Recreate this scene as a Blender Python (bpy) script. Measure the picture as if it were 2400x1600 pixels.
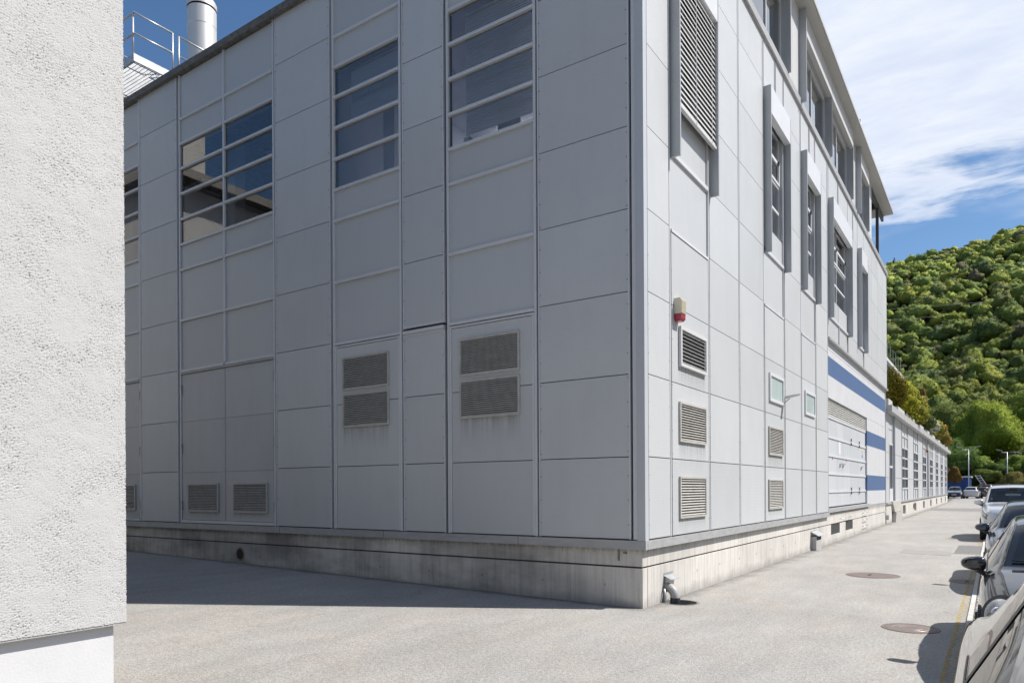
import bpy, bmesh, math, random
import numpy as np
from mathutils import Vector, Matrix, Euler

for o in list(bpy.data.objects):
    bpy.data.objects.remove(o)
SC = bpy.context.scene
COL = SC.collection
rnd = random.Random(7)
RNG = np.random.default_rng(11)

# ------------------------------------------------------------------ camera
YAW, ROLL = math.radians(34.318), math.radians(-0.329)
cam_d = bpy.data.cameras.new('camera')
cam = bpy.data.objects.new('camera', cam_d)
COL.objects.link(cam)
cam_d.sensor_width = 36.0
cam_d.lens = 24.8745
cam_d.shift_y = 0.1441
cam_d.clip_start = 0.1
cam_d.clip_end = 6000
_w = Vector((-math.sin(YAW), math.cos(YAW), 0))
_r = Vector((math.cos(YAW), math.sin(YAW), 0))
_u = Vector((0, 0, 1))
_r2 = math.cos(ROLL) * _r + math.sin(ROLL) * _u
_u2 = -math.sin(ROLL) * _r + math.cos(ROLL) * _u
cam.matrix_world = Matrix(((_r2.x, _u2.x, -_w.x, 4.3657), (_r2.y, _u2.y, -_w.y, -9.8175),
                           (_r2.z, _u2.z, -_w.z, 1.8), (0, 0, 0, 1)))
SC.camera = cam

# ------------------------------------------------------------------ sky, sun, exposure
SUN_EL = math.radians(53.4)
SUN_AZ = math.atan2(0.8405, 0.5417)          # clockwise from +Y
world = bpy.data.worlds.new('World')
SC.world = world
world.use_nodes = True
world.cycles.sampling_method = 'MANUAL'
world.cycles.sample_map_resolution = 256
wn, wl = world.node_tree.nodes, world.node_tree.links
wn.clear()
w_out = wn.new('ShaderNodeOutputWorld')
w_bg = wn.new('ShaderNodeBackground')
w_bg.inputs['Strength'].default_value = 0.095
sky = wn.new('ShaderNodeTexSky')
sky.sky_type = 'NISHITA'
sky.sun_disc = False
sky.sun_elevation = SUN_EL
sky.sun_rotation = SUN_AZ
sky.altitude = 300
sky.air_density = 1.0
sky.dust_density = 0.2
sky.ozone_density = 2.5
# a thin sheet of high cloud: noise on the plane overhead (direction / height)
def wmath(op, a, b=None, c=None, clamp=False):
    n = wn.new('ShaderNodeMath'); n.operation = op; n.use_clamp = clamp
    for i, v in enumerate((a, b, c)):
        if v is None: continue
        if isinstance(v, (int, float)): n.inputs[i].default_value = v
        else: wl.new(v, n.inputs[i])
    return n.outputs[0]
def wsmooth(x, lo, hi):
    n = wn.new('ShaderNodeMapRange'); n.interpolation_type = 'SMOOTHSTEP'
    n.inputs['From Min'].default_value = lo; n.inputs['From Max'].default_value = hi
    wl.new(x, n.inputs['Value'])
    return n.outputs['Result']
tc = wn.new('ShaderNodeTexCoord')
sep = wn.new('ShaderNodeSeparateXYZ'); wl.new(tc.outputs['Generated'], sep.inputs[0])
hz = wmath('MAXIMUM', sep.outputs['Z'], 0.05)
px_ = wmath('DIVIDE', sep.outputs['X'], hz)
py_ = wmath('DIVIDE', sep.outputs['Y'], hz)
comb = wn.new('ShaderNodeCombineXYZ'); wl.new(px_, comb.inputs[0]); wl.new(py_, comb.inputs[1])
def wnoise(scale, detail, rough, sx, sy, rz, off, dist=0.0):
    m = wn.new('ShaderNodeMapping')
    m.inputs['Scale'].default_value = (sx, sy, 1); m.inputs['Rotation'].default_value = (0, 0, rz)
    m.inputs['Location'].default_value = (off, off * 0.7, 0)
    wl.new(comb.outputs[0], m.inputs[0])
    n = wn.new('ShaderNodeTexNoise'); n.inputs['Scale'].default_value = scale
    n.inputs['Detail'].default_value = detail; n.inputs['Roughness'].default_value = rough
    n.inputs['Distortion'].default_value = dist
    wl.new(m.outputs[0], n.inputs['Vector'])
    return n.outputs[0]
n_big = wnoise(0.9, 3, 0.5, 1, 1, 0.3, 3.1)
n_streak = wnoise(1.5, 6, 0.60, 1.0, 1.7, 0.35, 1.7, 0.4)
n_fine = wnoise(7.0, 4, 0.6, 1.0, 1.9, 0.35, 5.2, 0.2)
jit = wmath('SUBTRACT', n_streak, 0.5)
front = wmath('MULTIPLY_ADD', jit, 1.6, px_)
edge = wmath('MULTIPLY_ADD', jit, 2.2, py_)
f1 = wsmooth(front, -1.15, -0.35)
f2 = wmath('MULTIPLY', wmath('SUBTRACT', 1.0, wsmooth(edge, 2.62, 3.05)), wmath('MULTIPLY_ADD', wsmooth(wmath('MULTIPLY_ADD', jit, 2.0, py_), 0.75, 1.35), 0.78, 0.22))  # weaker veil overhead and behind, added to make the shade fill neutral
cover = wmath('MULTIPLY', f1, f2)
body = wmath('ADD', wmath('MULTIPLY', n_streak, 0.80), wmath('MULTIPLY', n_fine, 0.34))
dens = wmath('MULTIPLY', cover, wsmooth(body, 0.20, 0.50))
wisps = wmath('MULTIPLY', wsmooth(n_streak, 0.42, 0.70), wmath('MULTIPLY', wsmooth(n_big, 0.50, 0.66), 0.70))
dens = wmath('MULTIPLY', wmath('MAXIMUM', dens, wmath('MULTIPLY', wisps, f1)), 0.93)
above = wsmooth(sep.outputs['Z'], 0.0, 0.08)
dens = wmath('MULTIPLY', dens, above, clamp=True)
cl_col = wn.new('ShaderNodeMix'); cl_col.data_type = 'RGBA'
cl_col.inputs[6].default_value = (6.0, 6.6, 7.8, 1)
cl_col.inputs[7].default_value = (7.6, 7.9, 8.4, 1)
wl.new(wsmooth(body, 0.45, 0.8), cl_col.inputs[0])
hsv = wn.new('ShaderNodeHueSaturation'); hsv.inputs['Saturation'].default_value = 1.13
wl.new(sky.outputs[0], hsv.inputs['Color'])
mixw = wn.new('ShaderNodeMix'); mixw.data_type = 'RGBA'
wl.new(dens, mixw.inputs[0]); wl.new(hsv.outputs[0], mixw.inputs[6]); wl.new(cl_col.outputs[2], mixw.inputs[7])
wl.new(mixw.outputs[2], w_bg.inputs['Color'])
wl.new(w_bg.outputs[0], w_out.inputs['Surface'])

sun_d = bpy.data.lights.new('sun', 'SUN')
sun_d.energy = 4.6
sun_d.angle = math.radians(0.53)
sun_d.color = (1.0, 0.95, 0.885)
sun = bpy.data.objects.new('sun', sun_d)
COL.objects.link(sun)
sun_vec = Vector((math.cos(SUN_EL) * math.sin(SUN_AZ), math.cos(SUN_EL) * math.cos(SUN_AZ), math.sin(SUN_EL)))
sun.rotation_euler = sun_vec.to_track_quat('Z', 'Y').to_euler()
sun.location = sun_vec * 60

SC.view_settings.view_transform = 'Standard'
SC.view_settings.look = 'None'
SC.view_settings.gamma = 1.0
SC.view_settings.exposure = 0.42
SC.render.engine = 'CYCLES'
cy = SC.cycles
cy.use_denoising = True
cy.max_bounces = 6
cy.diffuse_bounces = 2
cy.glossy_bounces = 3
cy.transmission_bounces = 6
cy.transparent_max_bounces = 10
cy.caustics_reflective = False
cy.caustics_refractive = False

# ------------------------------------------------------------------ materials
MATS = {}
def nodes_of(name):
    m = bpy.data.materials.new(name); m.use_nodes = True
    nt = m.node_tree; nt.nodes.clear()
    out = nt.nodes.new('ShaderNodeOutputMaterial')
    return m, nt, out
def mat(name, col, rough=0.5, metal=0.0, var=0.0, scale=3.0, rand=0.0, bump=0.0, bscale=60.0, spec=0.5, coat=0.0,
        stretch=(1, 1, 1), col2=None, detail=5.0, bdetail=4.0, rvar=0.0, transl=0.0):
    """Principled with a world-space noise for colour, a per-object random tint and a fine bump."""
    if name in MATS: return MATS[name]
    m, nt, out = nodes_of(name)
    N, L = nt.nodes, nt.links
    p = N.new('ShaderNodeBsdfPrincipled')
    p.inputs['Roughness'].default_value = rough
    p.inputs['Metallic'].default_value = metal
    p.inputs['Specular IOR Level'].default_value = spec
    p.inputs['Coat Weight'].default_value = coat
    p.inputs['Coat Roughness'].default_value = 0.04
    geo = N.new('ShaderNodeNewGeometry')
    mp = N.new('ShaderNodeMapping'); mp.inputs['Scale'].default_value = stretch
    L.new(geo.outputs['Position'], mp.inputs[0])
    cur = None
    base = (*col, 1)
    if var > 0 or col2:
        n = N.new('ShaderNodeTexNoise'); n.inputs['Scale'].default_value = scale; n.inputs['Detail'].default_value = detail
        n.inputs['Roughness'].default_value = 0.6
        L.new(mp.outputs[0], n.inputs['Vector'])
        mx = N.new('ShaderNodeMix'); mx.data_type = 'RGBA'
        c2 = col2 if col2 else tuple(max(0, c * (1 - var)) for c in col)
        c1 = col if col2 else tuple(min(1, c * (1 + var)) for c in col)
        mx.inputs[6].default_value = (*c1, 1); mx.inputs[7].default_value = (*c2, 1)
        mr = N.new('ShaderNodeMapRange'); mr.inputs['From Min'].default_value = 0.3; mr.inputs['From Max'].default_value = 0.7
        L.new(n.outputs[0], mr.inputs[0]); L.new(mr.outputs[0], mx.inputs[0])
        cur = mx.outputs[2]
        if rvar > 0:
            r2 = N.new('ShaderNodeMapRange'); r2.inputs['To Min'].default_value = rough - rvar; r2.inputs['To Max'].default_value = rough + rvar
            L.new(n.outputs[0], r2.inputs[0]); L.new(r2.outputs[0], p.inputs['Roughness'])
    if rand > 0:
        oi = N.new('ShaderNodeObjectInfo')
        mr = N.new('ShaderNodeMapRange'); mr.inputs['To Min'].default_value = 1 - rand; mr.inputs['To Max'].default_value = 1 + rand
        L.new(oi.outputs['Random'], mr.inputs[0])
        vm = N.new('ShaderNodeVectorMath'); vm.operation = 'SCALE'
        if cur is None: vm.inputs[0].default_value = col
        else: L.new(cur, vm.inputs[0])
        L.new(mr.outputs[0], vm.inputs['Scale'])
        cur = vm.outputs[0]
    if cur is None: p.inputs['Base Color'].default_value = base
    else: L.new(cur, p.inputs['Base Color'])
    if bump > 0:
        n = N.new('ShaderNodeTexNoise'); n.inputs['Scale'].default_value = bscale; n.inputs['Detail'].default_value = bdetail
        L.new(mp.outputs[0], n.inputs['Vector'])
        b = N.new('ShaderNodeBump'); b.inputs['Strength'].default_value = bump; b.inputs['Distance'].default_value = 0.01
        L.new(n.outputs[0], b.inputs['Height']); L.new(b.outputs[0], p.inputs['Normal'])
    sh = p.outputs[0]
    if transl > 0:
        t = N.new('ShaderNodeBsdfTranslucent')
        if cur is None: t.inputs[0].default_value = base
        else: L.new(cur, t.inputs[0])
        ms = N.new('ShaderNodeMixShader'); ms.inputs[0].default_value = transl
        L.new(sh, ms.inputs[1]); L.new(t.outputs[0], ms.inputs[2]); sh = ms.outputs[0]
    L.new(sh, out.inputs[0])
    MATS[name] = m
    return m

def glass(name, tint, refl=1.0, rough=0.0, ior=1.52):
    """thin pane: mirror reflection by Fresnel over a tinted see-through."""
    if name in MATS: return MATS[name]
    m, nt, out = nodes_of(name)
    N, L = nt.nodes, nt.links
    fr = N.new('ShaderNodeFresnel'); fr.inputs['IOR'].default_value = ior
    mul = N.new('ShaderNodeMath'); mul.operation = 'MULTIPLY_ADD'; mul.use_clamp = True
    mul.inputs[1].default_value = 1.5 * refl; mul.inputs[2].default_value = 0.02 * refl
    L.new(fr.outputs[0], mul.inputs[0])
    t = N.new('ShaderNodeBsdfTransparent'); t.inputs[0].default_value = (*tint, 1)
    g = N.new('ShaderNodeBsdfGlossy'); g.inputs['Roughness'].default_value = rough
    ms = N.new('ShaderNodeMixShader')
    L.new(mul.outputs[0], ms.inputs[0]); L.new(t.outputs[0], ms.inputs[1]); L.new(g.outputs[0], ms.inputs[2])
    L.new(ms.outputs[0], out.inputs[0])
    MATS[name] = m
    return m

def panel_mat(name, col, rib=0.0, rough=0.42, dirt=0.10):
    """coated sheet: faint vertical run-off streaks, per-panel tint, soft waviness, optional micro ribs."""
    m, nt, out = nodes_of(name)
    N, L = nt.nodes, nt.links
    p = N.new('ShaderNodeBsdfPrincipled')
    p.inputs['Roughness'].default_value = rough
    p.inputs['Specular IOR Level'].default_value = 0.45
    geo = N.new('ShaderNodeNewGeometry')
    oi = N.new('ShaderNodeObjectInfo')
    mp = N.new('ShaderNodeMapping'); mp.inputs['Scale'].default_value = (4, 4, 0.7)
    L.new(geo.outputs['Position'], mp.inputs[0])
    ns = N.new('ShaderNodeTexNoise'); ns.inputs['Scale'].default_value = 1.0; ns.inputs['Detail'].default_value = 6
    ns.inputs['Roughness'].default_value = 0.65
    L.new(mp.outputs[0], ns.inputs['Vector'])
    nb = N.new('ShaderNodeTexNoise'); nb.inputs['Scale'].default_value = 0.7; nb.inputs['Detail'].default_value = 3
    L.new(geo.outputs['Position'], nb.inputs['Vector'])
    a = N.new('ShaderNodeMath'); a.operation = 'MULTIPLY'
    L.new(ns.outputs[0], a.inputs[0]); L.new(nb.outputs[0], a.inputs[1])
    mr = N.new('ShaderNodeMapRange'); mr.inputs['From Min'].default_value = 0.18; mr.inputs['From Max'].default_value = 0.42
    mr.inputs['To Min'].default_value = 1.0; mr.inputs['To Max'].default_value = 1.0 - dirt * 0.55
    L.new(a.outputs[0], mr.inputs[0])
    r = N.new('ShaderNodeMapRange'); r.inputs['To Min'].default_value = 0.945; r.inputs['To Max'].default_value = 1.045
    L.new(oi.outputs['Random'], r.inputs[0])
    mm = N.new('ShaderNodeMath'); mm.operation = 'MULTIPLY'
    L.new(mr.outputs[0], mm.inputs[0]); L.new(r.outputs[0], mm.inputs[1])
    vm = N.new('ShaderNodeVectorMath'); vm.operation = 'SCALE'; vm.inputs[0].default_value = col
    L.new(mm.outputs[0], vm.inputs['Scale']); L.new(vm.outputs[0], p.inputs['Base Color'])
    # waviness + ribs
    nw = N.new('ShaderNodeTexNoise'); nw.inputs['Scale'].default_value = 1.6; nw.inputs['Detail'].default_value = 1
    L.new(geo.outputs['Position'], nw.inputs['Vector'])
    b = N.new('ShaderNodeBump'); b.inputs['Strength'].default_value = 0.25; b.inputs['Distance'].default_value = 0.012
    L.new(nw.outputs[0], b.inputs['Height'])
    last = b
    if rib > 0:
        sx = N.new('ShaderNodeSeparateXYZ'); L.new(geo.outputs['Position'], sx.inputs[0])
        mu = N.new('ShaderNodeMath'); mu.operation = 'MULTIPLY'; mu.inputs[1].default_value = 2 * math.pi / 0.032
        L.new(sx.outputs['Z'], mu.inputs[0])
        si = N.new('ShaderNodeMath'); si.operation = 'SINE'; L.new(mu.outputs[0], si.inputs[0])
        b2 = N.new('ShaderNodeBump'); b2.inputs['Strength'].default_value = rib; b2.inputs['Distance'].default_value = 0.0012
        L.new(si.outputs[0], b2.inputs['Height']); L.new(b.outputs[0], b2.inputs['Normal'])
        last = b2
    L.new(last.outputs[0], p.inputs['Normal'])
    L.new(p.outputs[0], out.inputs[0])
    MATS[name] = m
    return m

M_RIB = panel_mat('ribbed_panel', (0.570, 0.590, 0.603), rib=0.35)
M_FLAT = panel_mat('flat_panel', (0.540, 0.560, 0.575), dirt=0.06)
M_TRIM = mat('light_trim', (0.65, 0.665, 0.69), 0.38, var=0.04, scale=2, rand=0.02)
M_POST = mat('corner_metal', (0.52, 0.545, 0.58), 0.38, var=0.03, scale=1)
M_FIN = mat('fin_metal', (0.40, 0.425, 0.45), 0.40, var=0.05, scale=1.5)
M_BOXW = mat('hood_white', (0.66, 0.68, 0.71), 0.45, var=0.03)
M_CAP = mat('cap_metal', (0.40, 0.405, 0.41), 0.42, metal=0.0, var=0.12, scale=4, stretch=(1, 1, 4), rvar=0.1)
M_DARK = mat('joint_dark', (0.045, 0.045, 0.047), 0.8)
M_BACK = mat('backing', (0.11, 0.11, 0.115), 0.8)
M_LOUV = mat('louvre_metal', (0.50, 0.485, 0.45), 0.5, var=0.12, scale=6, rand=0.04)
M_WFRAME = mat('window_frame_white', (0.70, 0.715, 0.73), 0.4)
M_GLASS_L = glass('glass_left', (0.90, 0.92, 0.97), refl=1.35)
M_GLASS_R = glass('glass_right', (0.78, 0.84, 0.86), refl=1.3)
M_FROST = mat('frosted_pane', (0.50, 0.60, 0.59), 0.18, var=0.08, scale=2, spec=0.6)
M_ROOM = mat('room_paint', (0.66, 0.67, 0.72), 0.8, var=0.1, scale=1)
M_BLIND = mat('blind_slat', (0.86, 0.87, 0.87), 0.5)
M_BLINDOUT = mat('outer_blind', (0.62, 0.62, 0.615), 0.42)
M_CURT = mat('curtain', (0.55, 0.56, 0.58), 0.9, var=0.2, scale=2, stretch=(12, 12, 0.3))
M_ROOF = mat('roof_coping', (0.155, 0.15, 0.14), 0.75, var=0.35, scale=8, bump=0.3, bscale=30)
M_EAVE = mat('eave_metal', (0.52, 0.52, 0.51), 0.45, var=0.05, scale=1)
M_SOFFIT = mat('soffit', (0.42, 0.415, 0.40), 0.6, var=0.05, scale=1)
M_DOOR = panel_mat('door_sheet', (0.50, 0.515, 0.535), dirt=0.14)  # door leaves: slightly darker sheet with stronger streaks
M_WALLW = mat('painted_concrete', (0.595, 0.605, 0.625), 0.6, var=0.05, scale=1.2, bump=0.15, bscale=12)
M_BLUE = mat('blue_paint', (0.078, 0.140, 0.285), 0.55, var=0.06, scale=2, bump=0.12, bscale=12)
M_STEEL = mat('galvanised', (0.50, 0.515, 0.53), 0.42, metal=0.6, var=0.15, scale=7)
M_INOX = mat('stainless', (0.70, 0.685, 0.655), 0.45, metal=0.55, var=0.06, scale=3, stretch=(6, 6, 0.4))
M_RED = mat('red_lens', (0.36, 0.035, 0.055), 0.25)
M_IVORY = mat('ivory_plastic', (0.62, 0.58, 0.46), 0.5, var=0.08, scale=8)
M_BLACK = mat('black_plastic', (0.02, 0.02, 0.022), 0.45)
M_RUBBER = mat('rubber', (0.018, 0.018, 0.019), 0.7)

def concrete_mat():
    m, nt, out = nodes_of('plinth_concrete')
    N, L = nt.nodes, nt.links
    p = N.new('ShaderNodeBsdfPrincipled'); p.inputs['Roughness'].default_value = 0.82
    geo = N.new('ShaderNodeNewGeometry'); oi = N.new('ShaderNodeObjectInfo')
    def noise(scale, detail, st):
        mp = N.new('ShaderNodeMapping'); mp.inputs['Scale'].default_value = st
        L.new(geo.outputs['Position'], mp.inputs[0])
        n = N.new('ShaderNodeTexNoise'); n.inputs['Scale'].default_value = scale; n.inputs['Detail'].default_value = detail
        n.inputs['Roughness'].default_value = 0.6
        L.new(mp.outputs[0], n.inputs['Vector']); return n.outputs[0]
    def ramp(v, lo, hi, a, b):
        r = N.new('ShaderNodeMapRange'); r.inputs['From Min'].default_value = lo; r.inputs['From Max'].default_value = hi
        r.inputs['To Min'].default_value = a; r.inputs['To Max'].default_value = b
        L.new(v, r.inputs[0]); return r.outputs[0]
    def mul(a, b):
        q = N.new('ShaderNodeMath'); q.operation = 'MULTIPLY'; L.new(a, q.inputs[0]); L.new(b, q.inputs[1]); return q.outputs[0]
    big = ramp(noise(0.9, 6, (1, 1, 1)), 0.3, 0.7, 1.08, 0.86)
    streak = ramp(noise(1.0, 5, (14, 14, 0.7)), 0.45, 0.72, 1.0, 0.74)
    fine = ramp(noise(40, 3, (1, 1, 1)), 0.3, 0.7, 1.04, 0.95)
    rdm = ramp(oi.outputs['Random'], 0, 1, 0.94, 1.05)
    f = mul(mul(big, streak), mul(fine, rdm))
    # splash dirt along the foot and drips under the cap: deposits with their own ragged outline
    sx = N.new('ShaderNodeSeparateXYZ'); L.new(geo.outputs['Position'], sx.inputs[0])
    wob = N.new('ShaderNodeMath'); wob.operation = 'MULTIPLY_ADD'; wob.inputs[1].default_value = -0.35
    L.new(noise(2.2, 5, (1, 1, 1)), wob.inputs[0]); L.new(sx.outputs['Z'], wob.inputs[2])
    foot = ramp(wob.outputs[0], -0.16, 0.0, 0.70, 1.0)
    dr = N.new('ShaderNodeMath'); dr.operation = 'MULTIPLY_ADD'; dr.inputs[1].default_value = 0.30
    L.new(noise(1.0, 4, (22, 22, 0.5)), dr.inputs[0]); L.new(sx.outputs['Z'], dr.inputs[2])
    drip = ramp(dr.outputs[0], 0.97, 1.08, 1.0, 0.58)
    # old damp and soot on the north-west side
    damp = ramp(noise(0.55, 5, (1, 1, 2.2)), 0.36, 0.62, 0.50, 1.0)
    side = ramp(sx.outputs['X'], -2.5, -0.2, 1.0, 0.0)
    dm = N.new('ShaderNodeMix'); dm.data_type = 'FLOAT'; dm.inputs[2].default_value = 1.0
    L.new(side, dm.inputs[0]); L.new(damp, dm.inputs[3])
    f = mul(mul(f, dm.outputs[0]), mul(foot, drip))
    vm = N.new('ShaderNodeVectorMath'); vm.operation = 'SCALE'; vm.inputs[0].default_value = (0.67, 0.645, 0.60)
    L.new(f, vm.inputs['Scale']); L.new(vm.outputs[0], p.inputs['Base Color'])
    b = N.new('ShaderNodeBump'); b.inputs['Strength'].default_value = 0.25; b.inputs['Distance'].default_value = 0.01
    L.new(noise(35, 5, (1, 1, 1)), b.inputs['Height']); L.new(b.outputs[0], p.inputs['Normal'])
    L.new(p.outputs[0], out.inputs[0])
    MATS['plinth_concrete'] = m
    return m
M_CONC = concrete_mat()
def grime_mat(name, col, amt):
    """film of run-off dirt: dense at the top edge of its sheet, breaking into streaks below"""
    m, nt, out = nodes_of(name)
    N, L = nt.nodes, nt.links
    d = N.new('ShaderNodeBsdfDiffuse'); d.inputs[0].default_value = (*col, 1)
    t = N.new('ShaderNodeBsdfTransparent')
    tcg = N.new('ShaderNodeTexCoord'); sx = N.new('ShaderNodeSeparateXYZ'); L.new(tcg.outputs['Generated'], sx.inputs[0])
    geo = N.new('ShaderNodeNewGeometry'); mp = N.new('ShaderNodeMapping'); mp.inputs['Scale'].default_value = (16, 16, 0.8)
    L.new(geo.outputs['Position'], mp.inputs[0])
    n = N.new('ShaderNodeTexNoise'); n.inputs['Scale'].default_value = 1.0; n.inputs['Detail'].default_value = 5
    L.new(mp.outputs[0], n.inputs['Vector'])
    pw = N.new('ShaderNodeMath'); pw.operation = 'POWER'; pw.inputs[1].default_value = 2.2; L.new(sx.outputs['Z'], pw.inputs[0])
    mr = N.new('ShaderNodeMapRange'); mr.inputs['From Min'].default_value = 0.32; mr.inputs['From Max'].default_value = 0.68
    mr.inputs['To Max'].default_value = amt
    L.new(n.outputs[0], mr.inputs[0])
    mu = N.new('ShaderNodeMath'); mu.operation = 'MULTIPLY'; mu.use_clamp = True; L.new(pw.outputs[0], mu.inputs[0]); L.new(mr.outputs[0], mu.inputs[1])
    ms = N.new('ShaderNodeMixShader'); L.new(mu.outputs[0], ms.inputs[0]); L.new(t.outputs[0], ms.inputs[1]); L.new(d.outputs[0], ms.inputs[2])
    L.new(ms.outputs[0], out.inputs[0])
    return m
def glow_mat(name, col, strength):
    m, nt, out = nodes_of(name); e = nt.nodes.new('ShaderNodeEmission'); e.inputs[0].default_value = (*col, 1); e.inputs[1].default_value = strength
    nt.links.new(e.outputs[0], out.inputs[0]); return m
M_FILLGLOW = glow_mat('office_fill_glow', (0.96, 0.97, 1.0), 3.4)  # glow added to lift the office interior
M_GRIME = grime_mat('grime', (0.16, 0.145, 0.12), 0.32)

def asphalt_mat():
    m, nt, out = nodes_of('asphalt')
    N, L = nt.nodes, nt.links
    p = N.new('ShaderNodeBsdfPrincipled'); p.inputs['Roughness'].default_value = 0.9
    p.inputs['Specular IOR Level'].default_value = 0.25
    geo = N.new('ShaderNodeNewGeometry')
    def noise(scale, detail=2, st=(1, 1, 1)):
        mp = N.new('ShaderNodeMapping'); mp.inputs['Scale'].default_value = st
        L.new(geo.outputs['Position'], mp.inputs[0])
        n = N.new('ShaderNodeTexNoise'); n.inputs['Scale'].default_value = scale; n.inputs['Detail'].default_value = detail
        L.new(mp.outputs[0], n.inputs['Vector']); return n.outputs[0]
    def ramp(v, lo, hi, a, b):
        r = N.new('ShaderNodeMapRange'); r.inputs['From Min'].default_value = lo; r.inputs['From Max'].default_value = hi
        r.inputs['To Min'].default_value = a; r.inputs['To Max'].default_value = b
        L.new(v, r.inputs[0]); return r.outputs[0]
    def mul(a, b):
        q = N.new('ShaderNodeMath'); q.operation = 'MULTIPLY'; L.new(a, q.inputs[0]); L.new(b, q.inputs[1]); return q.outputs[0]
    vor = N.new('ShaderNodeTexVoronoi'); vor.inputs['Scale'].default_value = 95
    L.new(geo.outputs['Position'], vor.inputs['Vector'])
    sepc = N.new('ShaderNodeSeparateColor'); L.new(vor.outputs['Color'], sepc.inputs[0])
    grain = ramp(sepc.outputs[0], 0, 1, 0.74, 1.26)
    g2 = ramp(noise(26, 3), 0.3, 0.7, 0.88, 1.12)
    big = ramp(noise(0.35, 6), 0.3, 0.7, 0.90, 1.10)
    mid = ramp(noise(1.7, 5, (1.4, 0.5, 1)), 0.35, 0.7, 1.04, 0.91)
    f = mul(mul(grain, g2), mul(big, mid))
    sx = N.new('ShaderNodeSeparateXYZ'); L.new(geo.outputs['Position'], sx.inputs[0])
    wob = N.new('ShaderNodeMath'); wob.operation = 'MULTIPLY_ADD'; wob.inputs[1].default_value = -0.75
    L.new(noise(1.6, 6), wob.inputs[0]); L.new(sx.outputs['X'], wob.inputs[2])
    grit = ramp(wob.outputs[0], -0.36, -0.05, 0.62, 1.0)
    onr = ramp(sx.outputs['Y'], -0.25, 0.1, 0.0, 1.0)
    gm = N.new('ShaderNodeMix'); gm.data_type = 'FLOAT'; gm.inputs[2].default_value = 1.0
    L.new(onr, gm.inputs[0]); L.new(grit, gm.inputs[3])
    wobb = N.new('ShaderNodeMath'); wobb.operation = 'MULTIPLY_ADD'; wobb.inputs[1].default_value = 0.8
    L.new(noise(1.3, 6), wobb.inputs[0]); L.new(sx.outputs['Y'], wobb.inputs[2])
    grit2 = ramp(wobb.outputs[0], 0.15, 0.42, 1.0, 0.72)
    onl = ramp(sx.outputs['X'], -0.1, 0.02, 1.0, 0.0)
    gm2 = N.new('ShaderNodeMix'); gm2.data_type = 'FLOAT'; gm2.inputs[2].default_value = 1.0
    L.new(onl, gm2.inputs[0]); L.new(grit2, gm2.inputs[3])
    spots = ramp(noise(3.1, 2), 0.70, 0.76, 1.0, 0.86)
    f = mul(mul(f, spots), mul(gm.outputs[0], gm2.outputs[0]))
    hue = N.new('ShaderNodeMix'); hue.data_type = 'RGBA'
    hue.inputs[6].default_value = (0.346, 0.326, 0.301, 1); hue.inputs[7].default_value = (0.336, 0.328, 0.310, 1)
    L.new(ramp(noise(0.9, 4), 0.4, 0.6, 0, 1), hue.inputs[0])
    vm = N.new('ShaderNodeVectorMath'); vm.operation = 'SCALE'
    L.new(hue.outputs[2], vm.inputs[0]); L.new(f, vm.inputs['Scale']); L.new(vm.outputs[0], p.inputs['Base Color'])
    b = N.new('ShaderNodeBump'); b.inputs['Strength'].default_value = 0.5; b.inputs['Distance'].default_value = 0.006
    L.new(vor.outputs['Distance'], b.inputs['Height']); L.new(b.outputs[0], p.inputs['Normal'])
    L.new(p.outputs[0], out.inputs[0])
    MATS['asphalt'] = m
    return m
M_ASPH = asphalt_mat()

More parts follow.
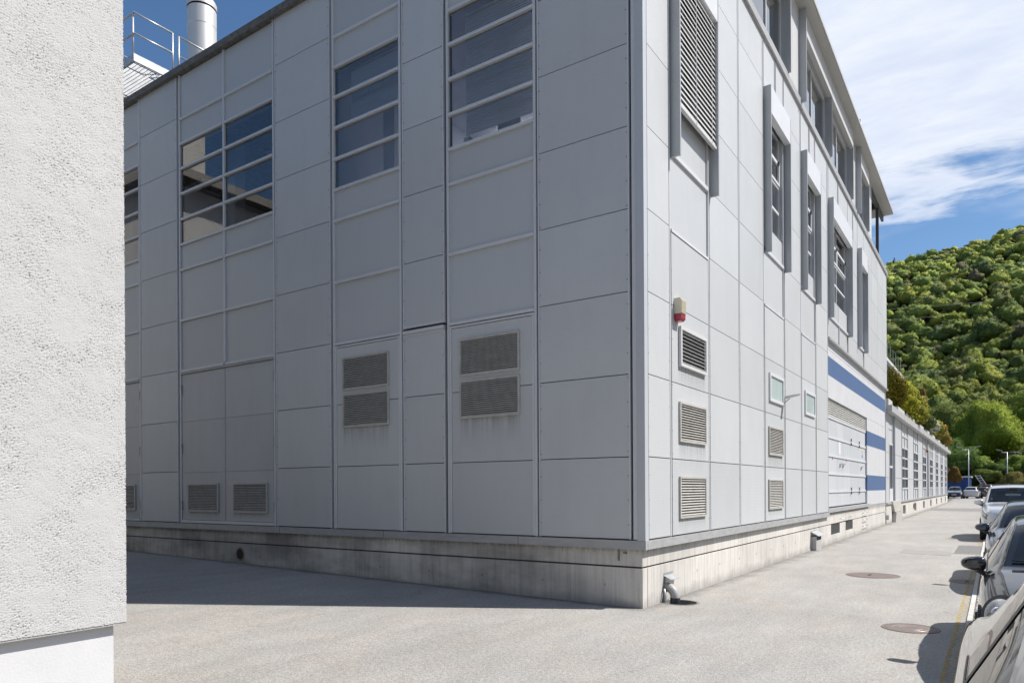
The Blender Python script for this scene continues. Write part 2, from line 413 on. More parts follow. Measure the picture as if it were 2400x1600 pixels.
# ------------------------------------------------------------------ helpers
WORLD = {}
def link(o, world=(0, 0, 0), parent=None):
    COL.objects.link(o)
    w = Vector(world)
    WORLD[o.name] = w
    if parent is not None:
        o.parent = parent
        o.location = w - WORLD[parent.name]
    else:
        o.location = w
    return o
def tag(o, label=None, cat=None, group=None, kind=None):
    if label: o['label'] = label
    if cat: o['category'] = cat
    if group: o['group'] = group
    if kind: o['kind'] = kind
    return o
def thing(name, loc, label, cat, group=None):
    e = bpy.data.objects.new(name, None); e.empty_display_size = 0.3
    link(e, loc)
    return tag(e, label, cat, group)
class MB:
    def __init__(s): s.v = []; s.f = []; s.sm = []
    def box(s, x0, x1, y0, y1, z0, z1):
        b = len(s.v)
        s.v += [(x0, y0, z0), (x1, y0, z0), (x1, y1, z0), (x0, y1, z0), (x0, y0, z1), (x1, y0, z1), (x1, y1, z1), (x0, y1, z1)]
        s.f += [tuple(b + i for i in q) for q in ((0, 3, 2, 1), (4, 5, 6, 7), (0, 1, 5, 4), (1, 2, 6, 5), (2, 3, 7, 6), (3, 0, 4, 7))]
        return s
    def poly(s, pts):
        b = len(s.v); s.v += [tuple(p) for p in pts]; s.f.append(tuple(range(b, b + len(pts)))); return s
    def obox(s, c, ax, ay, az, hx, hy, hz):
        b = len(s.v); c = Vector(c); ax, ay, az = Vector(ax) * hx, Vector(ay) * hy, Vector(az) * hz
        for k in ((-1, -1, -1), (1, -1, -1), (1, 1, -1), (-1, 1, -1), (-1, -1, 1), (1, -1, 1), (1, 1, 1), (-1, 1, 1)):
            s.v.append(tuple(c + ax * k[0] + ay * k[1] + az * k[2]))
        s.f += [tuple(b + i for i in q) for q in ((0, 3, 2, 1), (4, 5, 6, 7), (0, 1, 5, 4), (1, 2, 6, 5), (2, 3, 7, 6), (3, 0, 4, 7))]
        return s
    def tube(s, pts, rad, n=10, cap=True):
        pts = [Vector(p) for p in pts]
        rads = rad if isinstance(rad, (list, tuple)) else [rad] * len(pts)
        b = len(s.v); up = None
        for i, p in enumerate(pts):
            d = (pts[min(i + 1, len(pts) - 1)] - pts[max(i - 1, 0)]).normalized()
            if up is None: up = Vector((0, 0, 1)) if abs(d.z) < 0.9 else Vector((1, 0, 0))
            a = d.cross(up).normalized(); c = a.cross(d).normalized(); up = c
            for k in range(n):
                t = 2 * math.pi * k / n
                s.v.append(tuple(p + (a * math.cos(t) + c * math.sin(t)) * rads[i]))
        for i in range(len(pts) - 1):
            for k in range(n):
                s.f.append((b + i * n + k, b + i * n + (k + 1) % n, b + (i + 1) * n + (k + 1) % n, b + (i + 1) * n + k))
        if cap:
            s.f.append(tuple(b + k for k in reversed(range(n))))
            s.f.append(tuple(b + (len(pts) - 1) * n + k for k in range(n)))
        return s
    def lathe(s, prof, c=(0, 0, 0), n=32, axis='z'):
        b = len(s.v)
        for (r, h) in prof:
            for k in range(n):
                t = 2 * math.pi * k / n
                if axis == 'z': q = (c[0] + r * math.cos(t), c[1] + r * math.sin(t), c[2] + h)
                elif axis == 'y': q = (c[0] + r * math.cos(t), c[1] + h, c[2] + r * math.sin(t))
                else: q = (c[0] + h, c[1] + r * math.cos(t), c[2] + r * math.sin(t))
                s.v.append(q)
        for i in range(len(prof) - 1):
            for k in range(n):
                s.f.append((b + i * n + k, b + i * n + (k + 1) % n, b + (i + 1) * n + (k + 1) % n, b + (i + 1) * n + k))
        return s
    def mesh(s, name, m, off=(0, 0, 0), smooth=False):
        me = bpy.data.meshes.new(name)
        o = Vector(off)
        me.from_pydata([tuple(Vector(v) - o) for v in s.v], [], s.f)
        if m is not None: me.materials.append(m)
        if smooth:
            for p in me.polygons: p.use_smooth = True
        me.update()
        return me
    def build(s, name, m, parent=None, origin=None, smooth=False, angle=None):
        """one mesh object; its origin lies at `origin` (default: its parent's, else its own base centre)"""
        if origin is None:
            if parent is not None: origin = WORLD[parent.name]
            else:
                a = np.array(s.v); origin = ((a[:, 0].min() + a[:, 0].max()) / 2, (a[:, 1].min() + a[:, 1].max()) / 2, a[:, 2].min())
        me = s.mesh(name, m, origin, smooth)
        o = bpy.data.objects.new(name, me)
        link(o, origin, parent)
        if smooth and angle:
            try: me.set_sharp_from_angle(angle=math.radians(angle))
            except Exception: pass
        return o
BOXC = {}
def pbox(name, x0, x1, y0, y1, z0, z1, m, parent):
    """a box that shares mesh data with every box of the same size and material"""
    d = (round(x1 - x0, 3), round(y1 - y0, 3), round(z1 - z0, 3), m.name)
    if d not in BOXC:
        BOXC[d] = MB().box(-d[0] / 2, d[0] / 2, -d[1] / 2, d[1] / 2, -d[2] / 2, d[2] / 2).mesh(name, m)
    o = bpy.data.objects.new(name, BOXC[d])
    return link(o, ((x0 + x1) / 2, (y0 + y1) / 2, (z0 + z1) / 2), parent)
def numpy_mesh(name, V, F, m, smooth=False):
    me = bpy.data.meshes.new(name)
    F = np.asarray(F, dtype=np.int32); k = F.shape[1]
    me.vertices.add(len(V)); me.vertices.foreach_set('co', np.asarray(V, dtype=np.float32).ravel())
    me.loops.add(F.size); me.loops.foreach_set('vertex_index', F.ravel())
    me.polygons.add(len(F)); me.polygons.foreach_set('loop_start', np.arange(0, F.size, k, dtype=np.int32))
    me.polygons.foreach_set('loop_total', np.full(len(F), k, dtype=np.int32))
    if smooth: me.polygons.foreach_set('use_smooth', np.ones(len(F), dtype=bool))
    if m is not None: me.materials.append(m)
    me.update(calc_edges=True)
    return me
# ------------------------------------------------------------------ ground
def ground_z(x, y):
    z = 0.0155 * max(0.0, -x) * (1.0 if y < 20 else max(0.0, 1 - (y - 20) / 20))
    z = min(z, 0.35)
    if y > 60: z += 0.07 * min(1.0, (y - 60) / 23)
    if y > 83: z += 0.24 * min(1.0, (y - 83) / 10)
    return z
PIT = (0.27, 0.885, 0.25)                      # open shaft by the drain pipe: x, y, radius
gx = [-900, -300, -120, -60, -30, -20, -15, -10, -7, -5, -3, -1.5, 0.0, 0.62, 1.5, 3, 4.06, 4.2, 6, 9, 14, 25, 60, 120, 300, 900]
gy = [-900, -300, -120, -60, -30, -20, -15, -10, -7, -5, -3, -1.5, 0.0, 0.46, 1.21, 2.5, 5, 9, 14, 20, 28, 40, 60, 70, 83, 88, 93, 110, 140]
mb = MB()
idx = {}
for i, x in enumerate(gx):
    for j, y in enumerate(gy):
        idx[i, j] = len(mb.v); mb.v.append((x, y, ground_z(x, y)))
pi, pj = gx.index(0.0), gy.index(0.46)
for i in range(len(gx) - 1):
    for j in range(len(gy) - 1):
        if (i, j) == (pi, pj): continue
        mb.f.append((idx[i, j], idx[i + 1, j], idx[i + 1, j + 1], idx[i, j + 1]))
ring = []
nr = 40
for k in range(nr):
    t = 2 * math.pi * (k + 0.5) / nr
    ring.append(len(mb.v)); mb.v.append((PIT[0] + PIT[2] * math.cos(t), PIT[1] + PIT[2] * math.sin(t), 0.0))
corners = {0: idx[pi + 1, pj + 1], 1: idx[pi, pj + 1], 2: idx[pi, pj], 3: idx[pi + 1, pj]}
for k in range(nr):
    q, q2 = (k * 4) // nr, (((k + 1) % nr) * 4) // nr
    mb.f.append((ring[(k + 1) % nr], ring[k], corners[q]))
    if q != q2: mb.f.append((ring[(k + 1) % nr], corners[q], corners[q2]))
ground = mb.build('ground', M_ASPH, origin=(0, 0, 0))
tag(ground, kind='structure')
pit = MB().lathe([(PIT[2] + 0.035, 0.004), (PIT[2] - 0.002, 0.006), (PIT[2] - 0.004, -0.03), (PIT[2] - 0.015, -0.5), (0.002, -0.5)], (PIT[0], PIT[1], 0), 40)
o = pit.build('drain_shaft', mat('shaft_concrete', (0.20, 0.19, 0.175), 0.9, var=0.3, scale=12), origin=(PIT[0], PIT[1], 0), smooth=True, angle=30)
tag(o, 'open round shaft sunk in the asphalt around the drain pipe', 'shaft')

# parking strip beyond the kerb, kerb stones, cobbles, worn yellow line
strip = MB().box(4.115, 9.5, -25, 60, -0.05, 0.018).build('parking_strip', mat('strip_gravel', (0.20, 0.19, 0.165), 0.95, var=0.35, scale=30, bump=0.4, bscale=80), origin=(6.5, 10, 0))
tag(strip, kind='structure')
kerb = MB().box(4.052, 4.113, -25, 60, -0.05, 0.012).build('kerb', mat('kerb_bed', (0.30, 0.29, 0.27), 0.9), origin=(4.08, 10, 0))
tag(kerb, kind='structure')
M_KERB = mat('kerb_stone', (0.50, 0.495, 0.475), 0.85, var=0.12, scale=9, rand=0.08, bump=0.2, bscale=60)
y = -6.0
for k in range(34):
    pbox('kerb_stone', 4.048, 4.108, y + 0.006, y + 0.994, 0.0, 0.024 + 0.003 * rnd.random(), M_KERB, kerb)
    y += 1.0
M_COBB = mat('cobble', (0.40, 0.38, 0.34), 0.85, var=0.25, scale=25, rand=0.2, bump=0.3, bscale=60)
cob = MB().box(-0.045, 0.045, -0.06, 0.06, -0.02, 0.012)
for i in range(4, 8): 
    v = cob.v[i]; cob.v[i] = (v[0] * 0.8, v[1] * 0.85, v[2])
cob_me = cob.mesh('cobble', M_COBB)
for k in range(150):
    for r in range(2):
        o = bpy.data.objects.new('cobble', cob_me)
        link(o, (4.165 + 0.098 * r + rnd.uniform(-0.006, 0.006), -6 + k * 0.135 + 0.06 * r + rnd.uniform(-0.008, 0.008), 0.02 + rnd.uniform(-0.004, 0.004)), strip)
        o.rotation_euler.z = rnd.uniform(-0.15, 0.15)
def yellow_mat():
    m, nt, out = nodes_of('worn_yellow')
    N, L = nt.nodes, nt.links
    p = N.new('ShaderNodeBsdfPrincipled'); p.inputs['Roughness'].default_value = 0.8
    p.inputs['Base Color'].default_value = (0.50, 0.37, 0.13, 1)
    t = N.new('ShaderNodeBsdfTransparent')
    geo = N.new('ShaderNodeNewGeometry')
    n = N.new('ShaderNodeTexNoise'); n.inputs['Scale'].default_value = 14; n.inputs['Detail'].default_value = 8; n.inputs['Roughness'].default_value = 0.8
    L.new(geo.outputs['Position'], n.inputs['Vector'])
    sx = N.new('ShaderNodeSeparateXYZ'); L.new(geo.outputs['Position'], sx.inputs[0])
    # paint survives along both edges of the band and is rubbed away between them
    a = N.new('ShaderNodeMath'); a.operation = 'SUBTRACT'; a.inputs[1].default_value = 4.0; L.new(sx.outputs['X'], a.inputs[0])
    ab = N.new('ShaderNodeMath'); ab.operation = 'ABSOLUTE'; L.new(a.outputs[0], ab.inputs[0])
    mr = N.new('ShaderNodeMapRange'); mr.inputs['From Min'].default_value = 0.02; mr.inputs['From Max'].default_value = 0.05
    mr.inputs['To Min'].default_value = -0.03; mr.inputs['To Max'].default_value = 0.10
    L.new(ab.outputs[0], mr.inputs[0])
    ad = N.new('ShaderNodeMath'); ad.operation = 'ADD'; L.new(mr.outputs[0], ad.inputs[0]); L.new(n.outputs[0], ad.inputs[1])
    st = N.new('ShaderNodeMapRange'); st.inputs['From Min'].default_value = 0.49; st.inputs['From Max'].default_value = 0.60
    st.inputs['To Max'].default_value = 0.75
    L.new(ad.outputs[0], st.inputs[0])
    ms = N.new('ShaderNodeMixShader'); L.new(st.outputs[0], ms.inputs[0]); L.new(t.outputs[0], ms.inputs[1]); L.new(p.outputs[0], ms.inputs[2])
    L.new(ms.outputs[0], out.inputs[0])
    return m
o = MB().poly([(3.93, -25, 0.004), (4.047, -25, 0.004), (4.047, 60, 0.004), (3.93, 60, 0.004)]).build('road_marking', yellow_mat(), origin=(3.99, 0, 0.004))
tag(o, kind='structure')
# darker relaid asphalt: a strip in front of the low building and a trench scar by the grate
M_PATCH = mat('patch_asphalt', (0.235, 0.225, 0.215), 0.9, var=0.12, scale=3, bump=0.4, bscale=90, col2=(0.20, 0.195, 0.19))
M_SCAR = mat('scar_asphalt', (0.285, 0.268, 0.25), 0.9, var=0.12, scale=3, bump=0.4, bscale=90)
o = MB().poly([(0.05, 52.5, 0.004), (4.0, 51.0, 0.004), (4.0, 60, 0.004), (0.05, 60, 0.004)]).build('asphalt_patch', M_PATCH, origin=(2, 55, 0.004)); tag(o, kind='structure')
o = MB().poly([(2.18, 12.1, 0.004), (3.40, 11.75, 0.004), (3.40, 13.0, 0.004), (2.17, 13.45, 0.004)]).build('trench_patch', M_SCAR, origin=(2.8, 12.6, 0.004)); tag(o, kind='structure')

# ------------------------------------------------------------------ the grey factory building
class Facade:
    """a = distance along the wall, d = outwards, z = up"""
    def __init__(s, side, off): s.side = side; s.off = off
    def p(s, a, d, z):
        return (a, s.off - d, z) if s.side == 'L' else (s.off + d, a, z)
    def box(s, name, a0, a1, d0, d1, z0, z1, m, parent):
        if s.side == 'L': return pbox(name, a0, a1, s.off - d1, s.off - d0, z0, z1, m, parent)
        return pbox(name, s.off + d0, s.off + d1, a0, a1, z0, z1, m, parent)
    def bars(s, name, boxes, m, parent):
        mb = MB()
        for (a0, a1, d0, d1, z0, z1) in boxes:
            if s.side == 'L': mb.box(a0, a1, s.off - d1, s.off - d0, z0, z1)
            else: mb.box(s.off + d0, s.off + d1, a0, a1, z0, z1)
        c = s.p((boxes[0][0] + boxes[0][1]) / 2, boxes[0][2], boxes[0][4])
        return mb.build(name, m, parent, origin=c)
    def quad(s, name, a0, a1, d, z0, z1, m, parent):
        pts = [s.p(a0, d, z0), s.p(a1, d, z0), s.p(a1, d, z1), s.p(a0, d, z1)]
        if s.side == 'R': pass
        return MB().poly(pts).build(name, m, parent, origin=s.p((a0 + a1) / 2, d, (z0 + z1) / 2))
    def slats(s, parent, a0, a1, zs, dc, depth, th, ang, m, name='slat'):
        """one shared tilted blade, one object each; outer edge low"""
        w = a1 - a0
        ca, sa = math.cos(ang), math.sin(ang)
        mb = MB()
        if s.side == 'L': mb.obox((0, 0, 0), (1, 0, 0), (0, -ca, -sa), (0, -sa, ca), w / 2, depth / 2, th / 2)
        else: mb.obox((0, 0, 0), (0, 1, 0), (ca, 0, -sa), (sa, 0, ca), w / 2, depth / 2, th / 2)
        me = mb.mesh(name, m)
        for z in zs:
            link(bpy.data.objects.new(name, me), s.p((a0 + a1) / 2, dc, z), parent)
    def louvre(s, a0, a1, z0, z1, n, parent, m=None, fw=0.035, th=0.008, depth=0.055, ang=40, proud=0.035):
        m = m or M_LOUV
        fr = s.bars('louvre', [(a0, a0 + fw, 0.003, proud, z0, z1), (a1 - fw, a1, 0.003, proud, z0, z1),
                               (a0 + fw, a1 - fw, 0.003, proud, z0, z0 + fw), (a0 + fw, a1 - fw, 0.003, proud, z1 - fw, z1)], m, parent)
        s.box('back_plate', a0 + fw * 0.5, a1 - fw * 0.5, 0.001, 0.005, z0 + fw * 0.5, z1 - fw * 0.5, M_DARK, fr)
        p = (z1 - z0 - 2 * fw) / n
        s.slats(fr, a0 + fw + 0.002, a1 - fw - 0.002, [z0 + fw + p * (k + 0.5) for k in range(n)], proud - 0.5 * depth * math.cos(math.radians(ang)) - 0.001,
                depth * 0.72, th, math.radians(ang), m)
        return fr
    def grime(s, a0, a1, z0, z1, d, parent): s.quad('dirt_streak', a0, a1, d, z0, z1, M_GRIME, parent)
    def panels(s, a0, a1, zs, m, parent, d1=0.0, th=0.05, gap=0.007):
        for z0, z1 in zip(zs[:-1], zs[1:]):
            s.box('panel', a0, a1, d1 - th, d1, z0 + gap, z1 - gap, m, parent)
    def room(s, a0, a1, z0, z1, depth, d, parent, m=None):
        mb = MB(); P = s.p
        c = [P(a0, d, z0), P(a1, d, z0), P(a1, d, z1), P(a0, d, z1)]
        e = [P(a0, d - depth, z0), P(a1, d - depth, z0), P(a1, d - depth, z1), P(a0, d - depth, z1)]
        mb.poly(e)
        for i in range(4): mb.poly([c[i], c[(i + 1) % 4], e[(i + 1) % 4], e[i]])
        return mb.build('room', m or M_ROOM, parent, origin=P((a0 + a1) / 2, d - depth, z0))

FB = thing('factory_building', (0, 0, 0), 'large silver-grey panel clad factory building with corner post and louvres', 'building')
FL = Facade('L', 0.0)
FR = Facade('R', 0.055)
ZR = [1.032 + 1.247 * k for k in range(9)] + [12.04]
TZ = [4.745, 5.988, 7.235, 7.857, 8.478, 9.106, 9.727, 10.335, 10.945]
# --- left facade: ribbed panel columns
for a0, a1 in ((-1.765, -0.195), (-8.493, -6.80), (-14.03, -12.365), (-19.45, -17.84)):
    FL.panels(a0, a1, ZR, M_RIB, FB)
    FL.box('backing_wall', a0 - 0.10, a1 + 0.10, -0.16, -0.062, 0.95, 12.04, M_DARK, FB)
    for e0, e1 in ((a0 - 0.028, a0 - 0.003), (a1 + 0.003, a1 + 0.028)):
        FL.box('edge_strip', e0, e1, -0.05, 0.006, 1.03, 12.03, M_TRIM, FB)
a0, a1 = -4.757, -3.805
FL.panels(a0, a1, ZR[:3] + [4.69], M_RIB, FB)
FL.panels(a0, a1, [4.80] + ZR[4:], M_RIB, FB)
FL.box('backing_wall', a0 - 0.1, a1 + 0.1, -0.16, -0.062, 0.95, 12.04, M_DARK, FB)
FL.box('transom', a0 - 0.02, a1 + 0.02, -0.05, 0.03, 4.695, 4.755, M_TRIM, FB)
FL.box('edge_strip', a0 + 0.005, a1 - 0.005, -0.048, 0.012, 4.65, 4.69, M_TRIM, FB)
FL.box('edge_strip', a0 + 0.005, a1 - 0.005, -0.048, 0.012, 4.805, 4.845, M_TRIM, FB)
for e0, e1 in ((a0 - 0.028, a0 - 0.003), (a1 + 0.003, a1 + 0.028)):
    FL.box('edge_strip', e0, e1, -0.05, 0.006, 1.03, 4.69, M_TRIM, FB)
    FL.box('edge_strip', e0, e1, -0.05, 0.006, 4.80, 12.03, M_TRIM, FB)
# --- left facade: bays
BAYS = [(-3.665, -1.872, []), (-6.652, -4.865, []), (-12.187, -8.60, [-10.39]), (-17.70, -14.117, [-15.90])]
for bi, (a0, a1, mids) in enumerate(BAYS):
    for e0, e1 in ((a0 - 0.048, a0), (a1, a1 + 0.048)):
        FL.box('mullion', e0, e1, -0.06, 0.010, 1.03, 12.03, M_TRIM, FB)
    for mdl in mids:
        FL.box('mullion', mdl - 0.030, mdl + 0.030, -0.06, 0.010, 4.79, 12.03, M_TRIM, FB)
    cells = [a0] + mids + [a1]
    FL.box('backing_wall', a0 - 0.05, a1 + 0.05, -0.16, -0.062, 0.95, 7.80, M_BACK, FB)
    FL.box('backing_wall', a0 - 0.05, a1 + 0.05, -0.16, -0.062, 10.36, 12.04, M_BACK, FB)
    for c0, c1 in zip(cells[:-1], cells[1:]):
        c0 += 0.030 if c0 in mids else 0.0; c1 -= 0.030 if c1 in mids else 0.0
        for z in TZ:
            FL.box('transom', c0 + 0.001, c1 - 0.001, -0.06, 0.018, z - 0.027, z + 0.027, M_TRIM, FB)
        lev = TZ + [12.04]
        for z0, z1 in zip(lev[:-1], lev[1:]):
            if 7.8 < z0 < 10.0:
                FL.quad('window_pane', c0, c1, -0.035, z0 + 0.027, z1 - 0.027, M_GLASS_L, FB)
            else:
                FL.box('panel', c0 + 0.003, c1 - 0.003, -0.055, -0.022, z0 + 0.028, z1 - 0.028, M_FLAT, FB)
    FL.bars('window_lining', [(a0, a1, -0.17, -0.062, 10.30, 10.36), (a0, a1, -0.17, -0.062, 7.80, 7.86)], M_WFRAME, FB)
    # what stands behind the panes: columns and ceiling strips
    FL.box('column', a0 + 0.30, a0 + 0.62, -1.4, -1.1, 7.31, 10.89, M_WFRAME, FB)
    FL.box('ceiling_louvre', a0 + 0.5, a1 - 0.4, -2.2, -2.05, 10.78, 10.84, M_WFRAME, FB)
# the rooms behind: a corner office with windows on both sides and added glow strips, a hall with an added roof light
mb = MB()
def inner_box(x0, x1, y0, y1, z0, z1, faces):
    c = [(x0, y0, z0), (x1, y0, z0), (x1, y1, z0), (x0, y1, z0), (x0, y0, z1), (x1, y0, z1), (x1, y1, z1), (x0, y1, z1)]
    F_ = {'floor': (0, 1, 2, 3), 'ceil': (4, 5, 6, 7), 'back': (3, 2, 6, 7), 'left': (0, 3, 7, 4), 'right': (1, 2, 6, 5)}
    m_ = MB()
    for f in faces: m_.poly([c[i] for i in F_[f]])
    return m_
inner_box(-6.75, -0.12, 0.17, 9.0, 7.3, 10.9, ('floor', 'ceil', 'back', 'left')).build('room', M_ROOM, FB, origin=(-3, 4, 7.3))
inner_box(-17.75, -8.5, 0.17, 7.0, 7.3, 12.04, ('floor', 'back', 'left', 'right')).build('room', M_ROOM, FB, origin=(-13, 4, 7.3))
for q in (5.0, 6.6, 8.2): pbox('ceiling_fill_light', -6.2, -2.2, q, q + 0.35, 10.80, 10.88, M_FILLGLOW, FB)  # glowing strips added out of sight to brighten the office
def added_skylight_mat():
    m, nt, out = nodes_of('added_skylight'); t = nt.nodes.new('ShaderNodeBsdfTranslucent'); t.inputs[0].default_value = (0.8, 0.82, 0.84, 1)
    nt.links.new(t.outputs[0], out.inputs[0]); return m
MB().poly([(-14.5, 5.7, 12.09), (-10, 5.7, 12.09), (-10, 6.9, 12.09), (-14.5, 6.9, 12.09)]).build('added_skylight', added_skylight_mat(), FB, origin=(-12, 6.3, 12.09))  # unseen roof opening, added to brighten the hall behind the panes
# slatted inner blinds
def inner_blind(a0, a1, z0, z1, pitch, d, tilt=25):
    rail = FL.box('inner_blind', a0, a1, d - 0.03, d + 0.03, z1 - 0.04, z1, M_BLIND, FB)
    n = int((z1 - z0 - 0.05) / pitch)
    FL.slats(rail, a0, a1, [z1 - 0.05 - pitch * (k + 0.5) for k in range(n)], d, 0.060, 0.003, math.radians(tilt), M_BLIND)
inner_blind(-6.35, -4.90, 9.22, 10.30, 0.045, -0.20, 80)
inner_blind(-3.45, -1.90, 8.12, 10.30, 0.045, -0.24, 66)
FL.box('box_file', -3.55, -3.43, -0.5, -0.3, 7.87, 8.16, M_WFRAME, FB)
FL.box('binder', -1.99, -1.93, -0.5, -0.25, 7.87, 8.3, M_IVORY, FB)
# --- lower part of bays 3 and 4: ribbed panels with paired louvres
for a0, a1 in ((-3.665, -1.872), (-6.652, -4.865)):
    FL.panels(a0 + 0.05, a1 - 0.045, [1.032, 2.275, 3.52, 4.66], M_RIB, FB)
    FL.bars('edge_frame', [(a0 + 0.004, a0 + 0.044, -0.05, 0.008, 1.04, 4.70), (a1 - 0.04, a1 - 0.006, -0.05, 0.008, 1.04, 4.70),
                           (a0 + 0.044, a1 - 0.04, -0.05, 0.008, 4.664, 4.70)], M_TRIM, FB)
    w0 = a0 + 0.235; w1 = a0 + 1.51
    FL.louvre(w0, w1, 3.785, 4.44, 17, FB)
    FL.louvre(w0, w1, 3.045, 3.71, 17, FB)
# --- double doors of bay 2 and bay 1
M_HINGE = mat('hinge_steel', (0.42, 0.42, 0.43), 0.4, metal=0.5)
for a0, a1, mid in ((-12.187, -8.60, -10.39), (-17.70, -14.117, -15.90)):
    FL.box('door_head', a0 + 0.001, a1 - 0.001, -0.05, 0.025, 4.665, 4.705, M_CAP, FB)
    FL.box('door_sill', a0 + 0.001, a1 - 0.001, -0.06, 0.03, 1.035, 1.10, M_TRIM, FB)
    for c0, c1, hs in ((a0 + 0.03, mid - 0.008, a0 + 0.012), (mid + 0.008, a1 - 0.03, a1 - 0.012)):
        leaf = FL.box('door', c0, c1, -0.06, -0.034, 1.105, 4.66, M_DARK, FB)
        for z0, z1 in ((1.108, 2.244), (2.250, 3.492), (3.498, 4.655)):
            FL.box('panel', c0 + 0.004, c1 - 0.004, -0.033, -0.006, z0, z1, M_DOOR, leaf)
        for hz in (1.45, 2.85, 4.30):
            FL.bars('hinge', [(hs - 0.017, hs + 0.017, -0.01, 0.022, hz - 0.11, hz - 0.006), (hs - 0.014, hs + 0.014, -0.01, 0.026, hz + 0.006, hz + 0.11)], M_HINGE, leaf)
        lc = (c0 + c1) / 2 + (0.0 if hs < mid else 0.05)
        FLD = Facade('L', 0.006)
        FLD.louvre(lc - 0.625, lc + 0.625, 1.305, 1.975, 16, FB)
# rivet heads along the panel edges
mb = MB()
for q in (-0.208, -1.752, -3.818, -4.744, -6.813, -8.480, -12.378, -14.017):
    for k in range(29): mb.box(q - 0.007, q + 0.007, -0.004, 0.0005, 1.25 + 0.37 * k, 1.264 + 0.37 * k)
tag(mb.build('rivets', M_BACK, FB), kind='stuff')
mb = MB()
for c0, c1 in ((.166, 1.017), (1.112, 2.887), (2.981, 4.748), (4.841, 6.626), (6.75, 8.491), (8.629, 10.345)):
    for q in (c0 + 0.014, c1 - 0.014):
        for k in range(12): mb.box(0.0545, 0.059, q - 0.006, q + 0.006, 1.25 + 0.37 * k, 1.262 + 0.37 * k)
tag(mb.build('rivets', M_FIN, FB), kind='stuff')
# --- corner post and its gaps
FB_post = MB().box(-0.058, 0.075, -0.022, 0.105, 1.02, 12.04).build('corner_post', M_POST, FB, origin=(0, 0, 1.02))
FL.box('edge_strip', -0.128, -0.068, -0.05, 0.0, 1.03, 12.03, M_TRIM, FB)
MB().box(-0.17, 0.02, 0.055, 0.3, 1.0, 12.04).build('backing_wall', M_DARK, FB, origin=(0, 0, 1))
for a0 in (-3.665, -6.652): FL.grime(a0 + 0.24, a0 + 1.50, 2.45, 3.04, 0.003, FB)
for q in (-11.86, -10.11, -17.4, -15.62): FLD.grime(q, q + 1.26, 1.11, 1.30, 0.002, FB)
# --- right facade
CR = [(.166, 1.017), (1.112, 2.887), (2.981, 4.748), (4.841, 6.626), (6.75, 8.491), (8.629, 10.345), (10.48, 12.2), (12.36, 14.05)]
FR.box('backing_wall', 0.10, 14.14, -0.15, -0.062, 0.95, 7.20, M_BACK, FB)
for i, (a0, a1) in enumerate(CR):
    gap1 = CR[i + 1][0] if i + 1 < len(CR) else 14.13
    if i in (1, 4, 6):
        FR.panels(a0, a1, ZR[:4] + [5.95], M_RIB, FB)
        FR.bars('edge_frame', [(a0, a1, -0.05, 0.012, 5.955, 6.0)], M_TRIM, FB)
        FR.box('panel', a0 + 0.01, a1 - 0.03, -0.055, -0.02, 6.005, 7.20, M_FLAT, FB)
        FR.box('transom', a0, a1, -0.06, 0.02, 7.205, 7.275, M_TRIM, FB)
        FR.box('panel', a0 + 0.01, a1 - 0.03, -0.06, -0.03, 7.28, 7.895 if i != 1 else 8.165, M_FLAT, FB)
        FR.box('panel', a0 + 0.003, a1 - 0.003, -0.055, 0.0, 10.45, 11.0, M_FLAT, FB)
        FR.box('panel', a0 + 0.003, a1 - 0.003, -0.055, 0.0, 11.012, 12.03, M_RIB, FB)
        FR.box('backing_wall', a0 - 0.1, a1 + 0.1, -0.15, -0.062, 10.44, 12.04, M_BACK, FB)
    else:
        FR.panels(a0, a1, ZR, M_RIB, FB)
        FR.box('backing_wall', a0 - 0.09, a1 + 0.09, -0.15, -0.062, 7.201, 12.04, M_BACK, FB)
    FR.box('edge_strip', a1 + 0.004, a1 + 0.034, -0.05, 0.008, 1.03, 12.03, M_TRIM, FB)
    if i < 7: FR.box('joint_channel', a1 + 0.036, gap1 - 0.004, -0.061, -0.045, 1.03, 12.03, M_DARK, FB)
FR.louvre(1.405, 2.69, 3.82, 4.48, 9, FB, m=mat('louvre_white', (0.66, 0.665, 0.66), 0.45, var=0.05), fw=0.05, th=0.012, depth=0.075, ang=30, proud=0.05)
FR.louvre(1.395, 2.68, 2.57, 3.235, 14, FB)
FR.louvre(1.385, 2.66, 1.30, 1.995, 14, FB)
FR.louvre(6.99, 8.28, 2.56, 3.22, 16, FB)
FR.louvre(6.96, 8.25, 1.30, 1.995, 16, FB)
for a0, a1, z1 in ((1.40, 2.70, 3.815), (1.40, 2.70, 2.565), (1.38, 2.67, 1.295), (6.98, 8.28, 2.555), (6.96, 8.26, 1.295)):
    FR.grime(a0, a1, max(z1 - 0.55, 1.05), z1, 0.003, FB)
for w0, w1 in ((7.06, 8.355), (10.77, 12.06)):
    fr = FR.bars('small_window', [(w0, w0 + 0.07, 0.002, 0.04, 3.81, 4.475), (w1 - 0.07, w1, 0.002, 0.04, 3.81, 4.475),
                                  (w0 + 0.07, w1 - 0.07, 0.002, 0.04, 3.81, 3.88), (w0 + 0.07, w1 - 0.07, 0.002, 0.04, 4.405, 4.475)], M_WFRAME, FB)
    FR.box('frosted_pane', w0 + 0.06, w1 - 0.06, 0.002, 0.012, 3.87, 4.415, M_FROST, fr)
